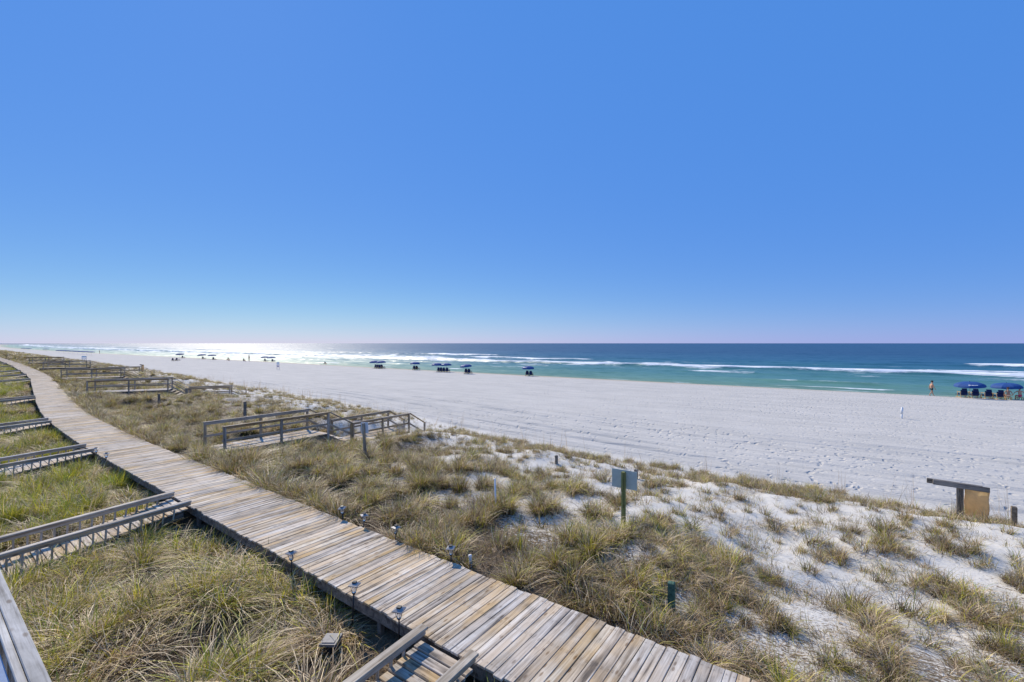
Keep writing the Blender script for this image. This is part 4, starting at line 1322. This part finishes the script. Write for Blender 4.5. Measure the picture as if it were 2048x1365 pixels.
def man_walking(p, rz):
    """mid-stride, walking to +X; head bent a little; 1.76 m"""
    root = empty('person', p, 'bare-chested man in dark swim trunks walking along the water edge', 'person', rz=rz)
    J = {'pelvis': (0, 0, .92, (.14, .12)), 'belly': (.0, 0, 1.08, (.145, .11)), 'chest': (.02, 0, 1.30, (.18, .125)), 'neck0': (.03, 0, 1.44, .075), 'neck': (.05, 0, 1.51, .055),
         'head0': (.075, 0, 1.59, .075), 'head': (.085, 0, 1.68, .095), 'crown': (.08, 0, 1.75, .06), 'nose': (.175, 0, 1.63, .018)}
    E = [('pelvis', 'belly'), ('belly', 'chest'), ('chest', 'neck0'), ('neck0', 'neck'), ('neck', 'head0'), ('head0', 'head'), ('head', 'crown'), ('head0', 'nose')]
    for s, sw in ((1, -1), (-1, 1)):
        n = 'l' if s > 0 else 'r'
        J[n + 'sh'] = (.02, s * .19, 1.39, .062); J[n + 'el'] = (.02 + .07 * sw - .02, s * .25, 1.12, .045); J[n + 'wr'] = (.06 + .15 * sw, s * .25, .89, .03); J[n + 'pa'] = (.08 + .16 * sw, s * .245, .81, .036); J[n + 'fi'] = (.10 + .16 * sw, s * .24, .74, .02); J[n + 'th'] = (.12 + .16 * sw, s * .215, .81, .012)
        E += [('chest', n + 'sh'), (n + 'sh', n + 'el'), (n + 'el', n + 'wr'), (n + 'wr', n + 'pa'), (n + 'pa', n + 'fi'), (n + 'pa', n + 'th')]
        f = -sw
        J[n + 'hip'] = (.0, s * .10, .88, .095); J[n + 'kn'] = (.10 * f + .05, s * .105, .50, .06); J[n + 'ca'] = (.16 * f - .0, s * .105, .34, .056); J[n + 'an'] = (.26 * f - .02, s * .10, .09, .038); J[n + 'to'] = (.26 * f + .14, s * .115, .035, .03)
        E += [('pelvis', n + 'hip'), (n + 'hip', n + 'kn'), (n + 'kn', n + 'ca'), (n + 'ca', n + 'an'), (n + 'an', n + 'to')]
    skin_mesh('body', J, E, M_SKIN, root)
    T = {k: J[k] for k in ('pelvis',)}
    T = {'pelvis': (0, 0, .93, (.165, .145)), 'waist': (0, 0, 1.01, (.155, .125))}
    EE = [('pelvis', 'waist')]
    for s, n in ((1, 'l'), (-1, 'r')):
        h, k = J[n + 'hip'], J[n + 'kn']
        T[n + 'hip'] = (h[0], h[1], h[2], .115); T[n + 'leg'] = tuple(h[i] + (k[i] - h[i]) * .6 for i in range(3)) + (.095,)
        EE += [('pelvis', n + 'hip'), (n + 'hip', n + 'leg')]
    skin_mesh('swim_trunks', T, EE, M_TRUNKS, root)
    skin_mesh('hair', {'a': (.05, 0, 1.72, .09), 'b': (.065, 0, 1.765, .07), 'c': (.0, 0, 1.66, .05)}, [('a', 'b'), ('a', 'c')], M_HAIR, root)
    return root

man_walking(Vector((10.7, 70.8, gz(10.7, 70.8))), R(20))

def person_sitting(p, rz, label, swim, hair, skin, lean=.1, arms='down'):
    """sits on a low stool facing +Y, back to us"""
    root = empty('person', p, label, 'person', rz=rz)
    J = {'pelvis': (0, 0, .47, (.17, .13)), 'belly': (0, lean * .3, .66, (.135, .105)), 'chest': (0, lean, .90, (.165, .11)), 'neck0': (0, lean * 1.2, 1.04, .065), 'neck': (0, lean * 1.3, 1.10, .05),
         'head0': (0, lean * 1.5 + .02, 1.17, .07), 'head': (0, lean * 1.5 + .02, 1.26, .092), 'crown': (0, lean * 1.5, 1.33, .06), 'nose': (0, lean * 1.5 + .12, 1.21, .018)}
    E = [('pelvis', 'belly'), ('belly', 'chest'), ('chest', 'neck0'), ('neck0', 'neck'), ('neck', 'head0'), ('head0', 'head'), ('head', 'crown'), ('head0', 'nose')]
    for s, n in ((1, 'l'), (-1, 'r')):
        J[n + 'sh'] = (s * .18, lean, .99, .055)
        if arms == 'down':
            J[n + 'el'] = (s * .29, lean - .06, .75, .04); J[n + 'wr'] = (s * .30, lean + .02, .53, .028); J[n + 'pa'] = (s * .30, lean + .07, .47, .034); J[n + 'fi'] = (s * .29, lean + .14, .45, .02)
        else:
            J[n + 'el'] = (s * .38, lean + .02, .82, .04); J[n + 'wr'] = (s * .46, lean + .10, .62, .028); J[n + 'pa'] = (s * .47, lean + .14, .56, .034); J[n + 'fi'] = (s * .46, lean + .2, .52, .02)
        E += [('chest', n + 'sh'), (n + 'sh', n + 'el'), (n + 'el', n + 'wr'), (n + 'wr', n + 'pa'), (n + 'pa', n + 'fi')]
        J[n + 'hip'] = (s * .10, .06, .45, .10); J[n + 'kn'] = (s * .15, .48, .50, .065); J[n + 'ca'] = (s * .15, .56, .33, .058); J[n + 'an'] = (s * .14, .60, .08, .038); J[n + 'to'] = (s * .15, .76, .03, .03)
        E += [('pelvis', n + 'hip'), (n + 'hip', n + 'kn'), (n + 'kn', n + 'ca'), (n + 'ca', n + 'an'), (n + 'an', n + 'to')]
    skin_mesh('body', J, E, skin, root)
    skin_mesh('swimwear', {'a': (0, 0, .46, (.19, .15)), 'b': (0, .005, .56, (.16, .125)), 'l': (.1, .1, .45, .115), 'r': (-.1, .1, .45, .115)}, [('a', 'b'), ('a', 'l'), ('a', 'r')], swim, root)
    skin_mesh('hair', {'a': (0, lean * 1.5 - .02, 1.29, .095), 'b': (0, lean * 1.5 - .02, 1.34, .07), 'c': (0, lean * 1.5 - .08, 1.18, .06)}, [('a', 'b'), ('a', 'c')], hair, root)
    mb = MB()
    mb.box((0, .08, .30), (.52, .46, .05))
    for sx in (-1, 1):
        for sy in (-1, 1): mb.box((sx * .22, .08 + sy * .18, .13), (.05, .05, .30))
    st = mb.build('stool', M_CHAIRWOOD, None, p, (0, 0, rz))
    tag(st, 'low wooden stool under the ' + ('woman in cream' if swim is M_CREAM else 'woman in pink') + ' at the right edge', 'stool')
    return root
person_sitting(on_ground(2017, 800.5), 0.0, 'woman in cream swimwear seated facing the sea under the right umbrella', M_CREAM, M_HAIR2, M_SKIN2, .12)
person_sitting(on_ground(2040, 800.8), 0.1, 'woman in bright pink swim bottoms seated at the right edge', M_PINK, M_HAIR, M_SKIN, .05, 'wide')

def small_person(px, py, pose, label, top, skin=M_SKIN2, rz=0.0, sc=1.0):
    p = on_ground(px, py)
    root = empty('person', p, label, 'person', rz=rz)
    root.scale = (sc,) * 3
    if pose == 'stand':
        J = {'pelvis': (0, 0, .92, .13), 'chest': (0, 0, 1.28, (.18, .12)), 'neck': (0, 0, 1.50, .055), 'head': (0, .01, 1.64, .095), 'crown': (0, 0, 1.72, .06)}
        E = [('pelvis', 'chest'), ('chest', 'neck'), ('neck', 'head'), ('head', 'crown')]
        for s, n in ((1, 'l'), (-1, 'r')):
            J[n + 'sh'] = (s * .19, 0, 1.38, .06); J[n + 'el'] = (s * .25, 0, 1.1, .045); J[n + 'ha'] = (s * .25, .08, .84, .03)
            J[n + 'hip'] = (s * .10, 0, .86, .095); J[n + 'kn'] = (s * .12, .02, .48, .06); J[n + 'an'] = (s * .13, 0, .08, .04); J[n + 'to'] = (s * .14, .14, .03, .03)
            E += [('chest', n + 'sh'), (n + 'sh', n + 'el'), (n + 'el', n + 'ha'), ('pelvis', n + 'hip'), (n + 'hip', n + 'kn'), (n + 'kn', n + 'an'), (n + 'an', n + 'to')]
        T = {'a': (0, 0, .9, .155), 'b': (0, 0, 1.05, .145), 'l': (.11, .01, .68, .10), 'r': (-.11, .01, .68, .10)}; TE = [('a', 'b'), ('a', 'l'), ('a', 'r')]
    elif pose == 'sit':
        J = {'pelvis': (0, 0, .14, .14), 'chest': (0, .05, .5, (.18, .12)), 'neck': (0, .08, .70, .055), 'head': (0, .10, .84, .095), 'crown': (0, .1, .91, .06)}
        E = [('pelvis', 'chest'), ('chest', 'neck'), ('neck', 'head'), ('head', 'crown')]
        for s, n in ((1, 'l'), (-1, 'r')):
            J[n + 'sh'] = (s * .19, .05, .59, .06); J[n + 'el'] = (s * .26, .2, .42, .045); J[n + 'ha'] = (s * .18, .42, .45, .03)
            J[n + 'kn'] = (s * .15, .42, .46, .06); J[n + 'an'] = (s * .14, .62, .08, .04); J[n + 'to'] = (s * .15, .78, .04, .03)
            E += [('chest', n + 'sh'), (n + 'sh', n + 'el'), (n + 'el', n + 'ha'), ('pelvis', n + 'kn'), (n + 'kn', n + 'an'), (n + 'an', n + 'to')]
        T = {'a': (0, 0, .15, .165), 'b': (0, .03, .32, .15)}; TE = [('a', 'b')]
    else:  # leaning back on the sand, legs out
        J = {'pelvis': (0, 0, .15, .14), 'chest': (-.32, 0, .42, (.16, .14)), 'neck': (-.46, 0, .58, .055), 'head': (-.52, 0, .70, .095), 'crown': (-.54, 0, .77, .06)}
        E = [('pelvis', 'chest'), ('chest', 'neck'), ('neck', 'head'), ('head', 'crown')]
        for s, n in ((1, 'l'), (-1, 'r')):
            J[n + 'sh'] = (-.36, s * .19, .48, .06); J[n + 'el'] = (-.50, s * .24, .26, .045); J[n + 'ha'] = (-.42, s * .26, .05, .03)
            J[n + 'kn'] = (.42, s * .12, .28, .06); J[n + 'an'] = (.82, s * .12, .08, .04); J[n + 'to'] = (.9, s * .13, .18, .03)
            E += [('chest', n + 'sh'), (n + 'sh', n + 'el'), (n + 'el', n + 'ha'), ('pelvis', n + 'kn'), (n + 'kn', n + 'an'), (n + 'an', n + 'to')]
        T = {'a': (0, 0, .16, .165), 'b': (-.15, 0, .29, .15)}; TE = [('a', 'b')]
    skin_mesh('body', J, E, skin, root, 1)
    skin_mesh('clothes', T, TE, top, root, 1)
    h = J['head']
    skin_mesh('hair', {'a': (h[0] - .01, h[1] - .02, h[2] + .04, .10), 'b': (h[0] - .01, h[1] - .02, h[2] + .09, .07)}, [('a', 'b')], M_HAIR, root, 1)
    return root
small_person(498, 723.0, 'stand', 'far person standing at the water edge in the sun glitter', M_SHIRT, sc=1.25)
small_person(487, 723.8, 'sit', 'far person sitting on the sand left of the standing one', M_NAVY, rz=.5, sc=1.2)
small_person(457, 722.4, 'lie', 'far person leaning back on the sand near the far umbrellas', M_NAVY, sc=1.5, rz=-.3)
small_person(651, 729.6, 'lie', 'person leaning back on the sand at the water edge below the glitter', M_NAVY, sc=1.3, rz=-.3)
small_person(595.5, 725.6, 'sit', 'small figure sitting at the water edge beneath the brightest glitter', M_TRUNKS, rz=.2, sc=1.1)
small_person(199, 708.0, 'stand', 'tiny figure standing right of the long far row of umbrellas', M_NAVY, sc=1.2)

# ------------------------------------------------------------------ notice boards and marker on the beach
p = on_ground(1803.5, 837.5)
mb = MB(); mb.tube([(0, 0, -.2), (0, 0, .36)], .055, 10); mb.tube([(0, 0, .36), (.02, 0, .80)], [.085, .07], 10); mb.lathe([(.07, .79), (.05, .86), (0, .88)], 10, (.02, 0, 0))
tag(mb.build('beach_marker', M_WHITE, None, p), 'white cylindrical marker standing alone on the open beach', 'marker')
p = on_ground(556, 739.5)
root = empty('notice_board', p, 'small white notice board on legs on the open beach', 'notice board', rz=.5)
mb = MB(); mb.box((0, 0, 1.35), (.62, .04, .62)); mb.build('upper_board', M_WHITE, root)
mb = MB(); mb.box((0, 0, .72), (.62, .04, .36)); mb.build('lower_board', plain('pinkish_board', (.62, .50, .52), .6), root)
for s in (-1, 1):
    mb = MB(); mb.box((s * .27, .03, .55), (.05, .02, 1.9)); mb.build('leg', M_GREYLID, root)
p = on_ground(168, 726.5)
root = empty('notice_board', p, 'far pale blue board on two legs behind the fourth beach stair', 'notice board', rz=.45)
mb = MB(); mb.box((0, 0, 1.55), (1.35, .05, .38)); mb.build('upper_board', M_PALEBLUE, root)
mb = MB(); mb.box((0, 0, 1.05), (1.35, .05, .25)); mb.build('lower_board', M_WHITE, root)
for s in (-1, 1):
    mb = MB(); mb.box((s * .62, .05, .75), (.07, .04, 1.9)); mb.build('leg', M_GREYLID, root)
